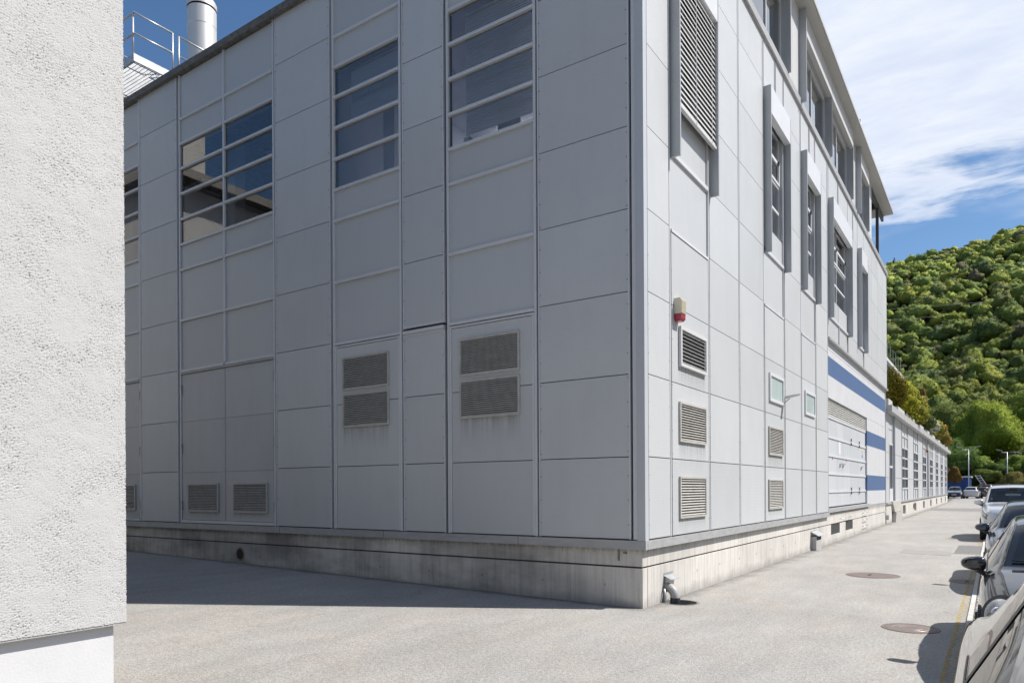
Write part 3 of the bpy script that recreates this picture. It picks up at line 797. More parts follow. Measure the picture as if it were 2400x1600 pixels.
# windows of the right facade with their hoods of two fins and a box
def hood(a0, a1, z0=7.15, z1=10.93, zb=10.31, d=0.165, name='window_hood'):
    h = FR.box(name, a0 + 0.001, a1 - 0.001, 0.02, d - 0.004, zb, z1 - 0.003, M_BOXW, FB)
    for f0, f1 in ((a0 - 0.04, a0), (a1, a1 + 0.04)):
        FR.box('fin', f0, f1, -0.02, d, z0, z1, M_FIN, h)
    return h
def casement(a0, a1, nmul, zs, sash, dz=-0.11, room=True):
    mu = [a0 + (a1 - a0) * (k + 1) / (nmul + 1) for k in range(nmul)]
    FR.box('window_frame', a0, a0 + 0.05, dz - 0.03, dz + 0.03, zs[0], zs[-1], M_WFRAME, FB)
    FR.box('window_frame', a1 - 0.05, a1, dz - 0.03, dz + 0.03, zs[0], zs[-1], M_WFRAME, FB)
    for q in mu: FR.box('window_frame', q - 0.025, q + 0.025, dz - 0.03, dz + 0.03, zs[0], zs[-1], M_WFRAME, FB)
    cells = [a0 + 0.05] + [v for q in mu for v in (q - 0.025, q + 0.025)] + [a1 - 0.05]
    for c0, c1 in zip(cells[::2], cells[1::2]):
        for k, z in enumerate(zs):
            FR.box('window_frame', c0, c1, dz - 0.03, dz + 0.03, z - 0.03, z + 0.03, M_WFRAME, FB)
        for k, (z0, z1) in enumerate(zip(zs[:-1], zs[1:])):
            FR.quad('window_pane', c0, c1, dz, z0 + 0.03, z1 - 0.03, M_GLASS_R, FB)
            if k == sash:
                s_ = FR.bars('opening_sash', [(c0, c0 + 0.06, dz + 0.01, dz + 0.055, z0 + 0.032, z1 - 0.032), (c1 - 0.06, c1, dz + 0.01, dz + 0.055, z0 + 0.032, z1 - 0.032),
                                         (c0 + 0.06, c1 - 0.06, dz + 0.01, dz + 0.055, z0 + 0.032, z0 + 0.09), (c0 + 0.06, c1 - 0.06, dz + 0.01, dz + 0.055, z1 - 0.09, z1 - 0.032)], M_WFRAME, FB)
                FR.bars('stay', [(c1 - 0.22, c1 - 0.19, dz + 0.055, dz + 0.09, z1 - 0.14, z1 - 0.03)], M_BLACK, s_)
    if room: FR.room(a0, a1, zs[0] - 0.4, zs[-1] + 0.3, 4.5, dz - 0.04, FB)
    FR.bars('window_reveal', [(a0 - 0.03, a0, dz - 0.035, -0.001, zs[0] - 0.03, zs[-1] + 0.03), (a1, a1 + 0.03, dz - 0.035, -0.001, zs[0] - 0.03, zs[-1] + 0.03),
                              (a0, a1, dz - 0.035, -0.001, zs[-1] + 0.03, zs[-1] + 0.06), (a0, a1, dz - 0.035, -0.03, zs[0] - 0.06, zs[0] - 0.03)], M_FIN, FB)
    for q0, q1 in ((a0 + 0.06, a0 + 0.06 + 0.28 * (a1 - a0)), (a1 - 0.05 - 0.22 * (a1 - a0), a1 - 0.05)):
        cur = []
        n = 22
        mb = MB()
        for k in range(n):
            t0 = q0 + (q1 - q0) * k / n; t1 = q0 + (q1 - q0) * (k + 1) / n
            d0 = dz - 0.16 + 0.03 * math.sin(k * 1.9); d1 = dz - 0.16 + 0.03 * math.sin((k + 1) * 1.9)
            mb.poly([FR.p(t0, d0, zs[0] - 0.3), FR.p(t1, d1, zs[0] - 0.3), FR.p(t1, d1, zs[-1] + 0.1), FR.p(t0, d0, zs[-1] + 0.1)])
        mb.build('curtain', M_CURT, FB, origin=FR.p(q0, dz - 0.16, zs[0]), smooth=True)
WZ = [7.93, 8.555, 9.195, 9.80, 10.41]
casement(1.14, 2.86, 0, [8.20] + WZ[1:], -1, room=False)
casement(6.80, 8.46, 0, WZ, 2, room=False)
casement(10.52, 12.18, 0, WZ, 2)
casement(14.36, 17.84, 1, WZ, 2)
casement(20.10, 21.55, 0, WZ, 2)
hood(1.145, 3.02); hood(6.79, 8.61); hood(10.54, 12.32); hood(14.33, 17.86); hood(20.06, 21.57)
# outer slatted blind lowered in the first hood
bl = FR.box('outer_blind', 1.15, 3.01, 0.075, 0.135, 7.985, 8.03, M_BLINDOUT, FB)
FR.slats(bl, 1.15, 3.015, [8.09 + 0.098 * k for k in range(23)], 0.105, 0.112, 0.004, math.radians(70), M_BLINDOUT)
for q in (1.95, 2.75): FR.box('ladder_tape', q, q + 0.012, 0.138, 0.141, 8.0, 10.3, M_FIN, bl)
# --- upper right cladding beyond the ribbed columns
for a0, a1 in ((17.92, 20.0), (21.64, 23.76), (23.78, 25.6), (25.62, 27.43), (27.45, 28.85)):
    FR.panels(a0, a1, [6.53] + ZR[5:], M_RIB, FB)
    FR.box('backing_wall', a0 - 0.03, a1 + 0.03, -0.15, -0.062, 6.5, 12.04, M_BACK, FB)
for a0, a1, mids in ((14.34, 17.86, [16.12]), (20.06, 21.6, [])):
    cells = [a0] + mids + [a1]
    for c0, c1 in zip(cells[:-1], cells[1:]):
        FR.box('panel', c0 + 0.02, c1 - 0.02, -0.06, -0.025, 6.56, 7.20, M_FLAT, FB)
        FR.box('panel', c0 + 0.02, c1 - 0.02, -0.06, -0.025, 7.28, 7.895, M_FLAT, FB)
        FR.box('transom', c0, c1, -0.06, 0.02, 7.205, 7.275, M_TRIM, FB)
        FR.box('panel', c0 + 0.003, c1 - 0.003, -0.055, 0.0, 10.45, 11.0, M_FLAT, FB)
        FR.box('panel', c0 + 0.003, c1 - 0.003, -0.055, 0.0, 11.012, 12.03, M_RIB, FB)
    for q in mids: FR.box('mullion', q - 0.018, q + 0.018, -0.06, 0.012, 6.54, 7.19, M_TRIM, FB)
    FR.box('backing_wall', a0, a1, -0.15, -0.062, 6.5, 7.88, M_BACK, FB)
    FR.box('backing_wall', a0, a1, -0.15, -0.062, 10.44, 12.04, M_BACK, FB)
FR.box('panel', 14.18, 14.28, -0.05, 0.0, 6.53, 12.03, M_FLAT, FB)
for q in (7.70, 11.45, 15.9, 18.9): FR.bars('edge_strip', [(q, q + 0.03, 0.0, 0.012, 11.02, 12.03), (q + 0.10, q + 0.13, 0.0, 0.012, 11.02, 12.03)], M_FIN, FB)
FR.bars('ledge', [(14.13, 28.87, -0.1, 0.055, 6.455, 6.525)], M_CAP, FB)
MB().box(-14, 0.0, 28.75, 28.87, 0.9, 12.04).build('end_wall', M_RIB, FB, origin=(0, 28.8, 0.9))
# --- parapet ledge, attic storey, eave
FR.bars('ledge', [(0.0, 28.9, -0.1, 0.06, 12.045, 12.235)], M_CAP, FB)
M_ATTIC = panel_mat('attic_panel', (0.62, 0.625, 0.62), dirt=0.05)
AT0, AT1 = 12.24, 14.66
for a0, a1 in ((0.3, 2.4), (2.41, 4.5), (8.90, 9.62), (9.63, 10.34), (18.42, 19.78), (22.36, 23.9)):
    FR.box('panel', a0, a1, -0.06, 0.0, AT0, AT1, M_ATTIC, FB)
FR.bars('attic_sill', [(4.5, 8.9, -0.14, 0.0, AT0, 12.30), (10.34, 18.42, -0.14, 0.0, AT0, 12.30), (19.78, 22.36, -0.14, 0.0, AT0, 12.30)], M_EAVE, FB)
for a0, a1, nm in ((4.55, 8.82, 2), (10.42, 14.35, 1), (14.42, 18.35, 1), (19.84, 22.30, 0)):
    casement(a0, a1, nm, [12.33, 14.08], -1, dz=-0.13)
    h = FR.box('attic_hood', a0 - 0.02, a1 + 0.02, 0.0, 0.13, 14.10, AT1 - 0.006, M_ATTIC, FB)
    FR.box('fin', a0 - 0.075, a0 - 0.025, -0.02, 0.19 if a0 != 14.42 else 0.12, 12.16 if a0 != 14.42 else 12.24, AT1 - 0.004 if a0 != 14.42 else 14.09, M_FIN, h)
    FR.box('fin', a1 + 0.025, a1 + 0.075 if a1 != 14.35 else a1 + 0.03, -0.02, 0.13, 12.24, 14.09, M_FIN, h)
MB().box(-6.5, -0.1, 0.3, 0.4, AT0, AT1).box(-6.5, -6.4, 0.4, 23.9, AT0, AT1).box(-6.4, 0.0, 23.8, 23.9, AT0, AT1).build('attic_wall', M_ATTIC, FB, origin=(-3, 12, AT0))
MB().box(-7.0, 0.44, -0.5, 28.0, 14.665, 14.70).build('soffit', M_SOFFIT, FB, origin=(-3, 14, 14.67))
MB().box(-7.05, 0.465, -0.53, 28.03, 14.705, 14.80).build('roof_slab', M_EAVE, FB, origin=(-3, 14, 14.7))
MB().box(-0.06, 0.06, 26.1, 26.22, 12.24, 14.66).build('terrace_column', mat('dark_steel', (0.06, 0.062, 0.066), 0.5), FB, origin=(0, 26.1, 12.24))
MB().box(-0.05, 0.05, 23.9, 28.0, 14.42, 14.66).box(-6, -0.05, 26.05, 26.2, 14.42, 14.66).build('terrace_beam', MATS['dark_steel'], FB, origin=(0, 26, 14.4))
MB().tube([(0.2, 20.0, 14.8), (0.2, 20.0, 15.8), (-1.2, 20.0, 15.8), (-1.2, 20.0, 14.8)], 0.03, 8).build('roof_ladder_rail', M_FIN, FB, origin=(-0.5, 20, 14.8), smooth=True)
MB().box(-19.5, -14.5, 0.0, 28.8, 12.045, 12.10).box(-14.5, -10, 0.0, 5.7, 12.045, 12.10).box(-14.5, -10, 6.9, 28.8, 12.045, 12.10).box(-10, 0.0, 0.0, 28.8, 12.045, 12.10).build('flat_roof', M_ROOF, FB, origin=(-9, 14, 12.05))
MB().box(-19.55, -0.05, -0.10, 0.12, 12.035, 12.19).build('roof_coping', M_ROOF, FB, origin=(-9, 0, 12.04))
MB().box(-19.5, -19.4, 0.05, 28.8, 0.0, 12.04).build('end_wall', M_RIB, FB, origin=(-19.45, 14, 0))
MB().box(-19.4, -0.2, 28.6, 28.74, 0.0, 12.04).build('rear_wall', M_RIB, FB, origin=(-9, 28.7, 0))
# --- plinth cap and concrete plinth
MB().box(-19.5, 0.078, -0.03, 0.06, 0.885, 1.018).build('plinth_cap', M_CAP, FB, origin=(-9, 0, 0.9))
MB().box(0.0, 0.082, 0.062, 14.13, 0.885, 1.016).build('plinth_cap', M_CAP, FB, origin=(0.04, 7, 0.9))
MB().box(0.070, 0.086, -0.037, 0.03, 0.882, 1.021).build('cap_corner', M_CAP, FB, origin=(0.08, 0, 0.9))
for q in (-2.2, -5.3, -8.4, -11.5): FL.box('cap_seam', q, q + 0.006, 0.029, 0.033, 0.886, 1.017, M_DARK, FB)
for q in (0.62, 3.7, 6.8, 9.9, 13.0): FR.box('cap_seam', q, q + 0.006, 0.0265, 0.029, 0.886, 1.015, M_FIN, FB)
MB().box(-19.5, -0.02, 0.05, 0.3, -0.4, 0.884).box(-0.3, -0.02, 0.3, 28.7, -0.4, 0.884).build('plinth_core', M_DARK, FB, origin=(-9, 0.1, -0.4))
# upper course and lower course of plinth blocks, a groove between
x = -0.0
edges = [-19.5, -18.0, -16.76, -15.52, -14.28, -13.04, -11.8, -10.56, -9.32, -8.08, -6.84, -5.6, -4.36, -3.12, -1.24, 0.006]
TIES = []
for e0, e1 in zip(edges[:-1], edges[1:]):
    pbox('plinth_block', e0 + 0.002, e1 - 0.002, 0.03, 0.20, -0.4, 0.598, M_CONC, FB)
    TIES.append((e0 + 0.45, 0.33))
for e0, e1 in zip(edges[:-1:2], edges[1::2] + [0.006]): pass
ue = [-19.5, -15.4, -11.3, -7.2, -3.1, 0.0]
for e0, e1 in zip(ue[:-1], ue[1:]): pbox('plinth_block', e0 + 0.001, e1 - 0.001, 0.036, 0.20, 0.625, 0.884, M_CONC, FB)
redges = [0.031, 1.20, 2.45, 3.70, 4.94, 6.20, 7.40, 8.64, 9.91, 11.13, 12.4, 13.6]
for e0, e1 in zip(redges[:-1], redges[1:]): pbox('plinth_block', -0.17, 0.010, e0 + 0.002 if e0 > 0.1 else 0.205, e1 - 0.002, -0.4, 0.598, M_CONC, FB)
ure = [0.205, 3.3, 7.0, 10.6, 14.2, 28.5]
for e0, e1 in zip(ure[:-1], ure[1:]): pbox('plinth_block', -0.17, 0.002, e0 + 0.001, e1 - 0.001, 0.625, 0.884 if e1 < 20 else 1.05, M_CONC, FB)
# far plinth with two openings
holes = [(14.72, 16.28, 0.265, 0.60), (17.40, 18.92, 0.27, 0.60)]
mb = MB()
for a0, a1, z0, z1 in ((13.602, 14.72, -0.4, 0.598), (14.72, 16.28, -0.4, 0.265), (16.28, 17.40, -0.4, 0.598), (17.40, 18.92, -0.4, 0.27), (18.92, 28.5, -0.4, 0.598)):
    pbox('plinth_block', -0.17, 0.010, a0 + 0.001, a1 - 0.001, z0, z1, M_CONC, FB)
FR0 = Facade('R', 0.0)
for a0, a1, z0, z1 in holes:
    FR0.box('opening_recess', a0 - 0.2, a1 + 0.2, -0.45, -0.35, 0.2, 0.62, mat('recess_rust', (0.22, 0.17, 0.12), 0.9, var=0.3, scale=5), FB)
tie_me = MB().lathe([(0.022, -0.002), (0.02, 0.003), (0.001, 0.001)], n=10, axis='y').mesh('tie_hole', M_DARK)
tie_mr = MB().lathe([(0.022, 0.002), (0.02, -0.001), (0.001, -0.001)], n=10, axis='x').mesh('tie_hole', M_DARK)
for a in (-14.09, -12.88, -11.66, -10.36, -9.15, -7.92, -6.68, -5.44, -4.2, -2.99, -1.75, -0.62):
    link(bpy.data.objects.new('tie_hole', tie_me), (a, 0.0285, 0.325), FB)
for a in (2.35, 3.6, 4.85, 6.1, 7.35, 8.55, 9.8, 11.1):
    link(bpy.data.objects.new('tie_hole', tie_mr), (0.0105, a, 0.35), FB)
# round pipe opening in the left plinth
MB().lathe([(0.155, 0.0), (0.15, -0.006), (0.12, -0.006), (0.118, 0.0)], (-9.89, 0.03, 0.355), 28, 'y').build('pipe_collar', MATS['shaft_concrete'], FB, origin=(-9.89, 0.03, 0.35), smooth=True)
MB().lathe([(0.118, 0.0), (0.001, -0.001)], (-9.89, 0.0275, 0.355), 28, 'y').build('pipe_mouth', mat('pipe_dark', (0.03, 0.012, 0.01), 0.8), FB, origin=(-9.89, 0.03, 0.35))
# --- painted concrete wall with blue stripes, gate bay
for a0, a1, z0, z1 in ((14.14, 28.5, 6.21, 6.45), (14.14, 28.5, 4.67, 6.195), (22.67, 28.5, 1.06, 4.66)):
    FR0.box('painted_wall', a0, a1, -0.3, 0.0, z0, z1, M_WALLW, FB)
FR0.box('backing_wall', 14.2, 28.5, -0.34, -0.301, 0.9, 6.5, M_BACK, FB)
FR0.box('blue_stripe', 14.14, 28.503, -0.01, 0.003, 5.385, 5.985, M_BLUE, FB)
FR0.box('blue_stripe', 22.667, 28.503, -0.30, 0.003, 3.534, 4.137, M_BLUE, FB)
FR0.box('blue_stripe', 22.667, 28.503, -0.30, 0.003, 1.66, 2.305, M_BLUE, FB)
FR0.bars('gate_sill', [(14.14, 22.95, -0.3, 0.06, 1.0, 1.12)], M_CAP, FB)
FG = Facade('R', -0.07)
M_GATE = panel_mat('gate_sheet', (0.60, 0.625, 0.655), dirt=0.12)
gate = FG.box('gate', 14.14, 22.66, -0.12, -0.03, 1.13, 4.66, M_BACK, FB)
gv = [14.16, 16.30, 17.6, 18.9, 20.85, 22.64]
gz = [1.135, 1.66, 2.245, 2.835, 3.43, 4.07]
for z0, z1 in zip(gz[:-1], gz[1:]):
    for c0, c1 in zip(gv[:-1], gv[1:]):
        FG.box('panel', c0 + 0.006, c1 - 0.006, -0.03, 0.0, z0 + 0.035, z1 - 0.035, M_GATE, gate)
    FG.box('rail', 14.16, 22.65, -0.03, 0.025, z1 - 0.033, z1 + 0.033, M_BOXW, gate)
FG.louvre(14.16, 22.64, 4.11, 4.645, 7, FB, m=mat('gate_louvre', (0.62, 0.615, 0.59), 0.5), fw=0.02, th=0.03, depth=0.10, ang=50, proud=0.03)
M_LEVER = mat('lever_steel', (0.55, 0.55, 0.54), 0.3, metal=0.8)
for q in (16.78, 17.35, 21.45):
    FG.bars('handle', [(q - 0.015, q + 0.015, 0.0, 0.05, 2.50, 2.62), (q - 0.015, q + 0.16, 0.05, 0.075, 2.595, 2.625)], M_LEVER, gate)
for q in (19.0, 20.9):
    for zz in (1.665, 3.47): FG.bars('hinge', [(q - 0.03, q + 0.03, 0.026, 0.05, zz - 0.13, zz - 0.02), (q - 0.03, q + 0.03, 0.026, 0.05, zz + 0.02, zz + 0.13)], M_BLACK, gate)
FG.box('paper_notice', 16.62, 16.98, 0.001, 0.003, 2.93, 3.37, mat('paper', (0.72, 0.72, 0.71), 0.8), gate)
FG.box('yellow_sticker', 21.74, 21.96, 0.001, 0.003, 3.16, 3.30, mat('sticker_yellow', (0.65, 0.48, 0.12), 0.6), gate)
FG.box('blue_sticker', 21.72, 21.96, 0.001, 0.003, 2.98, 3.10, mat('sticker_blue', (0.08, 0.25, 0.5), 0.6), gate)
for q in (15.46, 18.06): FG.box('red_tag', q, q + 0.10, 0.001, 0.006, 2.72, 2.80, mat('tag_red', (0.5, 0.06, 0.06), 0.6), gate)
# ------------------------------------------------------------------ fixtures on the factory's right side
s = thing('alarm_siren', (0.06, 1.3, 4.5), 'ivory wall siren with ribbed grille and red lens underneath', 'siren')
MB().box(0.056, 0.18, 1.20, 1.42, 4.64, 4.87).box(0.056, 0.165, 1.21, 1.41, 4.87, 4.895).build('housing', M_IVORY, s)
for k in range(11): pbox('rib', 0.18, 0.189, 1.205, 1.415, 4.652 + k * 0.0195, 4.662 + k * 0.0195, M_IVORY, s)
mb = MB()
b = [(0.058, 1.21), (0.176, 1.21), (0.176, 1.41), (0.058, 1.41)]; c = [(0.058, 1.245), (0.15, 1.245), (0.15, 1.375), (0.058, 1.375)]
mb.v = [(x, y, 4.638) for x, y in b] + [(x, y, 4.565) for x, y in b] + [(x, y, 4.525) for x, y in c]
for r in (0, 4):
    for k in range(4): mb.f.append((r + k, r + 4 + k, r + 4 + (k + 1) % 4, r + (k + 1) % 4))
mb.f += [(8, 11, 10, 9), (0, 1, 2, 3)]
mb.build('lens', M_RED, s)
l = thing('wall_lamp', (0.06, 8.44, 4.02), 'flat wedge-shaped metal lamp sticking out beside the small window', 'lamp')
mb = MB(); mb.v = [(0.056, 8.36, 3.985), (0.056, 8.52, 3.985), (0.41, 8.52, 4.055), (0.41, 8.36, 4.055), (0.056, 8.36, 4.04), (0.056, 8.52, 4.04), (0.44, 8.52, 4.085), (0.44, 8.36, 4.085)]
mb.f = [(0, 3, 2, 1), (4, 5, 6, 7), (0, 1, 5, 4), (1, 2, 6, 5), (2, 3, 7, 6), (3, 0, 4, 7)]
mb.build('head', M_STEEL, l)
MB().tube([(0.056, 8.44, 3.88), (0.2, 8.44, 3.99)], 0.012, 8).build('bracket', M_STEEL, l)
h = thing('drip_hood', (0.02, 1.0, 0.27), 'small grey sheet hood over a vent above the drain pipe', 'vent hood')
mb = MB(); mb.box(0.011, 0.016, 0.82, 1.20, 0.40, 0.457)
mb.obox((0.075, 1.01, 0.385), (0.9, 0, -0.43), (0, 1, 0), (0.43, 0, 0.9), 0.075, 0.19, 0.003)
mb.build('hood_plate', M_STEEL, h)
MB().box(0.011, 0.05, 0.86, 1.16, 0.255, 0.385).build('vent_box', M_STEEL, h)
p = thing('drain_pipe', (0.18, 0.86, 0.0), 'grey plastic elbow pipe running from the plinth into the round shaft', 'pipe')
M_PVC = mat('pvc_grey', (0.36, 0.36, 0.355), 0.45, var=0.08, scale=6)
pts = [(0.012, 0.90, 0.235)] + [(0.012 + 0.17 * math.sin(t), 0.90 - 0.03 * t / 1.57, 0.065 + 0.17 * math.cos(t)) for t in [k * 1.57 / 10 for k in range(1, 11)]]
MB().tube(pts, 0.072, 24).build('elbow', M_PVC, p, smooth=True, angle=60)
MB().tube([(0.182, 0.87, 0.075), (0.182, 0.87, -0.03)], 0.079, 24).build('sleeve', mat('sleeve_dark', (0.035, 0.04, 0.05), 0.4), p, smooth=True, angle=60)
MB().tube([(0.182, 0.87, -0.03), (0.182, 0.87, -0.45)], 0.072, 24).build('downpipe', M_PVC, p, smooth=True, angle=60)
MB().tube([(0.02, 0.80, 0.22), (0.05, 0.76, 0.20), (0.075, 0.74, 0.10), (0.075, 0.735, -0.2)], 0.017, 10).build('conduit', M_STEEL, p, smooth=True)
MB().tube([(0.1, 0.78, 0.05), (0.1, 0.78, -0.2)], 0.012, 8).build('conduit', M_STEEL, p, smooth=True)
v = thing('vent_cabinet', (0.08, 12.1, 0.0), 'grey metal vent box with tilted lid standing against the concrete plinth', 'vent box')
MB().box(0.011, 0.155, 11.72, 12.42, 0.0, 0.40).build('casing', mat('cabinet_grey', (0.45, 0.45, 0.44), 0.5, var=0.1, scale=6), v)
MB().box(0.156, 0.160, 11.78, 12.36, 0.29, 0.385).build('slot', M_DARK, v)
mb = MB(); mb.box(0.011, 0.016, 11.70, 12.46, 0.40, 0.56); mb.obox((0.125, 12.08, 0.475), (0.87, 0, -0.49), (0, 1, 0), (0.49, 0, 0.87), 0.125, 0.40, 0.004)
mb.build('lid', M_STEEL, v)
for k, (a, zz) in enumerate(((21.8, 0.765), (21.65, 0.52), (21.7, 0.255))):
    o = MB().tube([(0.0, a - 0.55, zz), (0.09, a - 0.55, zz), (0.09, a + 0.55, zz), (0.0, a + 0.55, zz)], 0.010, 8).build('wall_rung', M_STEEL, smooth=True)
    tag(o, ('top', 'middle', 'bottom')[k] + ' steel rung of the three set in the plinth below the blue stripe', 'rung', 'steel rungs in the plinth')
o = MB().tube([(0.0, 16.3, 0.735), (0.08, 16.3, 0.735), (0.08, 18.3, 0.735), (0.0, 18.3, 0.735)], 0.012, 8).build('wall_rail', M_STEEL, smooth=True)
tag(o, 'long thin steel bar above the two plinth openings', 'rail')
t = thing('wall_tap', (0.03, 28.6, 0.3), 'grey water tap cover at the far end of the white plinth', 'tap')
MB().lathe([(0.001, 0.14), (0.13, 0.13), (0.15, 0.02), (0.15, 0.0)], (0.01, 28.55, 0.36), 20, 'x').build('cover', M_STEEL, t, smooth=True, angle=40)
MB().tube([(0.02, 28.3, 0.25), (0.02, 28.3, 0.62), (0.02, 28.45, 0.62)], 0.02, 8).build('pipe', M_STEEL, t, smooth=True)
k_ = thing('iron_hook', (-0.39, 0.03, 0.69), 'rusty drip pipe stub on the plinth left of the building corner', 'hook')
MB().box(-0.40, -0.375, 0.015, 0.036, 0.70, 0.955).build('strap', mat('rust_grey', (0.22, 0.2, 0.18), 0.8, var=0.3, scale=30), k_)
MB().box(-0.31, -0.25, 0.022, 0.037, 0.81, 0.84).build('bolt', MATS['rust_grey'], k_)

# ------------------------------------------------------------------ chimney and roof walkway
c = thing('chimney', (-15.67, 2.8, 12.1), 'tall round stainless steel flue standing on the factory roof', 'chimney')
MB().lathe([(0.42, 0.0), (0.42, 3.85), (0.426, 3.86), (0.426, 3.885), (0.42, 3.89), (0.42, 4.39)], (-15.67, 2.8, 12.1), 48).build('flue', M_INOX, c, smooth=True, angle=25)
MB().lathe([(0.40, 4.38), (0.40, 4.45), (0.39, 4.45)], (-15.67, 2.8, 12.1), 48).build('gap_ring', M_BLACK, c, smooth=True)
MB().lathe([(0.425, 4.44), (0.43, 4.445), (0.43, 4.60), (0.40, 4.66), (0.37, 4.66), (0.37, 4.0), (0.001, 4.0)], (-15.67, 2.8, 12.1), 48).build('cowl', M_INOX, c, smooth=True, angle=25)
wk = thing('roof_walkway', (-15.4, 0.5, 12.2), 'galvanised grating walkway with pipe railing on the factory roof edge', 'walkway')
PZ = 13.40
WX1, WX0, WY0, WY1 = -14.42, -16.6, 0.05, 3.2
MB().box(WX1 - 0.05, WX1, WY0, WY1, PZ - 0.20, PZ).box(WX0, WX1 - 0.05, WY0, WY0 + 0.05, PZ - 0.20, PZ).box(WX0, WX0 + 0.05, WY0 + 0.05, WY1, PZ - 0.20, PZ).box(WX0, WX1 - 0.05, 1.4, 1.48, PZ - 0.20, PZ - 0.05).build('frame', M_STEEL, wk)
mb = MB()
for k in range(36): mb.box(WX0 + 0.06 + k * 0.058, WX0 + 0.066 + k * 0.058, WY0 + 0.05, WY1, PZ - 0.045, PZ - 0.005)
for k in range(30): mb.box(WX0 + 0.05, WX1 - 0.05, WY0 + 0.1 + k * 0.1, WY0 + 0.108 + k * 0.1, PZ - 0.03, PZ - 0.01)
tag(mb.build('grating', M_STEEL, wk), kind='stuff')
def rail_run(pts, posts):
    for hgt in (1.1, 0.55): MB().tube([(x, y, PZ + hgt) for x, y in pts], 0.026, 8).build('handrail', M_STEEL, wk, smooth=True)
    for (x, y) in posts: MB().tube([(x, y, PZ - 0.15), (x, y, PZ + 1.1)], 0.026, 8).build('post', M_STEEL, wk, smooth=True)
rail_run([(WX0, WY0 + 0.03), (WX1 - 0.02, WY0 + 0.03), (WX1 - 0.02, 1.14)], [(WX1 - 0.09, WY0 + 0.03), (WX0, WY0 + 0.03), (WX1 - 0.02, 1.14)])
rail_run([(WX1 - 0.02, 1.32), (WX1 - 0.02, 2.9)], [(WX1 - 0.02, 1.32), (WX1 - 0.02, 2.9)])
rail_run([(WX0, WY0 + 0.1), (WX0, 3.1)], [(WX0, 1.5), (WX0, 3.1)])
MB().box(WX0, WX0 + 0.1, 1.0, 1.1, 12.1, PZ - 0.2).box(WX1 - 0.2, WX1 - 0.1, 1.0, 1.1, 12.1, PZ - 0.2).box(WX0, WX0 + 0.1, 3.0, 3.1, 12.1, PZ - 0.2).box(WX1 - 0.2, WX1 - 0.1, 3.0, 3.1, 12.1, PZ - 0.2).build('support', M_STEEL, wk)

# ------------------------------------------------------------------ white plastered building on the left
WB = thing('white_building', (-2, -12, 0), 'white building with rough plaster wall over a smooth base at the left edge', 'building')
CX, CY, LZ = 0.06, -7.618, 1.02
M_STUC = mat('rough_plaster', (0.545, 0.545, 0.542), 0.9, var=0.03, scale=2, bump=0.15, bscale=160)
def stucco(ny, nz, dy, dz):
    fy = np.fft.fftfreq(ny, dy)[:, None]; fz = np.fft.fftfreq(nz, dz)[None, :]
    def band(lo, hi, an=0.0):
        u = fy * math.cos(0.75) + fz * math.sin(0.75); v = -fy * math.sin(0.75) + fz * math.cos(0.75)
        f = np.sqrt((u * (1 - an)) ** 2 + (v * (1 + an)) ** 2)
        w = np.exp(-((np.log(f + 1e-6) - math.log(math.sqrt(lo * hi))) / math.log(hi / lo) * 1.7) ** 2)
        n = np.fft.ifft2(np.fft.fft2(RNG.standard_normal((ny, nz))) * w).real
        return n / n.std()
    rough = band(55, 120, 0.45)
    area = band(0.8, 4)
    amp = 1 + 0.35 * np.clip(area, -1.5, 2)
    pits = np.clip(rough - 0.62, 0, 2.4) * amp
    grain = band(70, 120)
    return -0.0036 * pits + 0.0005 * grain + 0.0003 * band(3, 12)
ny, nz = 250, 990
ys = np.linspace(-8.62, CY, ny); zs = np.linspace(LZ, 5.0, nz)
Hh = stucco(ny, nz, ys[1] - ys[0], zs[1] - zs[0])
YY, ZZ = np.meshgrid(ys, zs, indexing='ij')
V = np.stack([CX + Hh, YY + np.where(np.arange(ny)[:, None] == ny - 1, Hh * 0.8, 0), ZZ], -1).reshape(-1, 3)
I = (np.arange(ny - 1)[:, None] * nz + np.arange(nz - 1)[None, :]).ravel()
F = np.stack([I, I + nz, I + nz + 1, I + 1], 1)
V = V - np.array(WORLD[WB.name])
o = bpy.data.objects.new('plaster_wall', numpy_mesh('plaster_wall', V, F, M_STUC, smooth=True)); link(o, WORLD[WB.name], WB)
mb = MB().box(-5, CX - 0.012, -18, CY - 0.004, LZ + 0.003, 7.0)
mb.box(CX - 0.012, CX - 0.002, -18, -8.623, LZ, 7.0).box(CX - 0.012, CX - 0.002, -8.617, CY - 0.004, 5.003, 7.0)
mb.build('wall', M_STUC, WB)
MB().box(CX - 0.06, CX - 0.004, -18, CY - 0.003, LZ - 0.012, LZ + 0.002).build('drip_edge', mat('drip_shade_grey', (0.42, 0.42, 0.41), 0.8), WB)  # grey stands for the light shade on the plaster's drip bevel
M_BASE = mat('smooth_base', (0.67, 0.675, 0.685), 0.75, var=0.04, scale=3, bump=0.12, bscale=70)
MB().box(-5, CX - 0.045, -18, CY - 0.055, -0.3, LZ - 0.013).build('base', M_BASE, WB)
MB().box(-5.2, 0.25, -18.2, -7.4, 7.0, 7.2).build('roof', M_ROOF, WB)
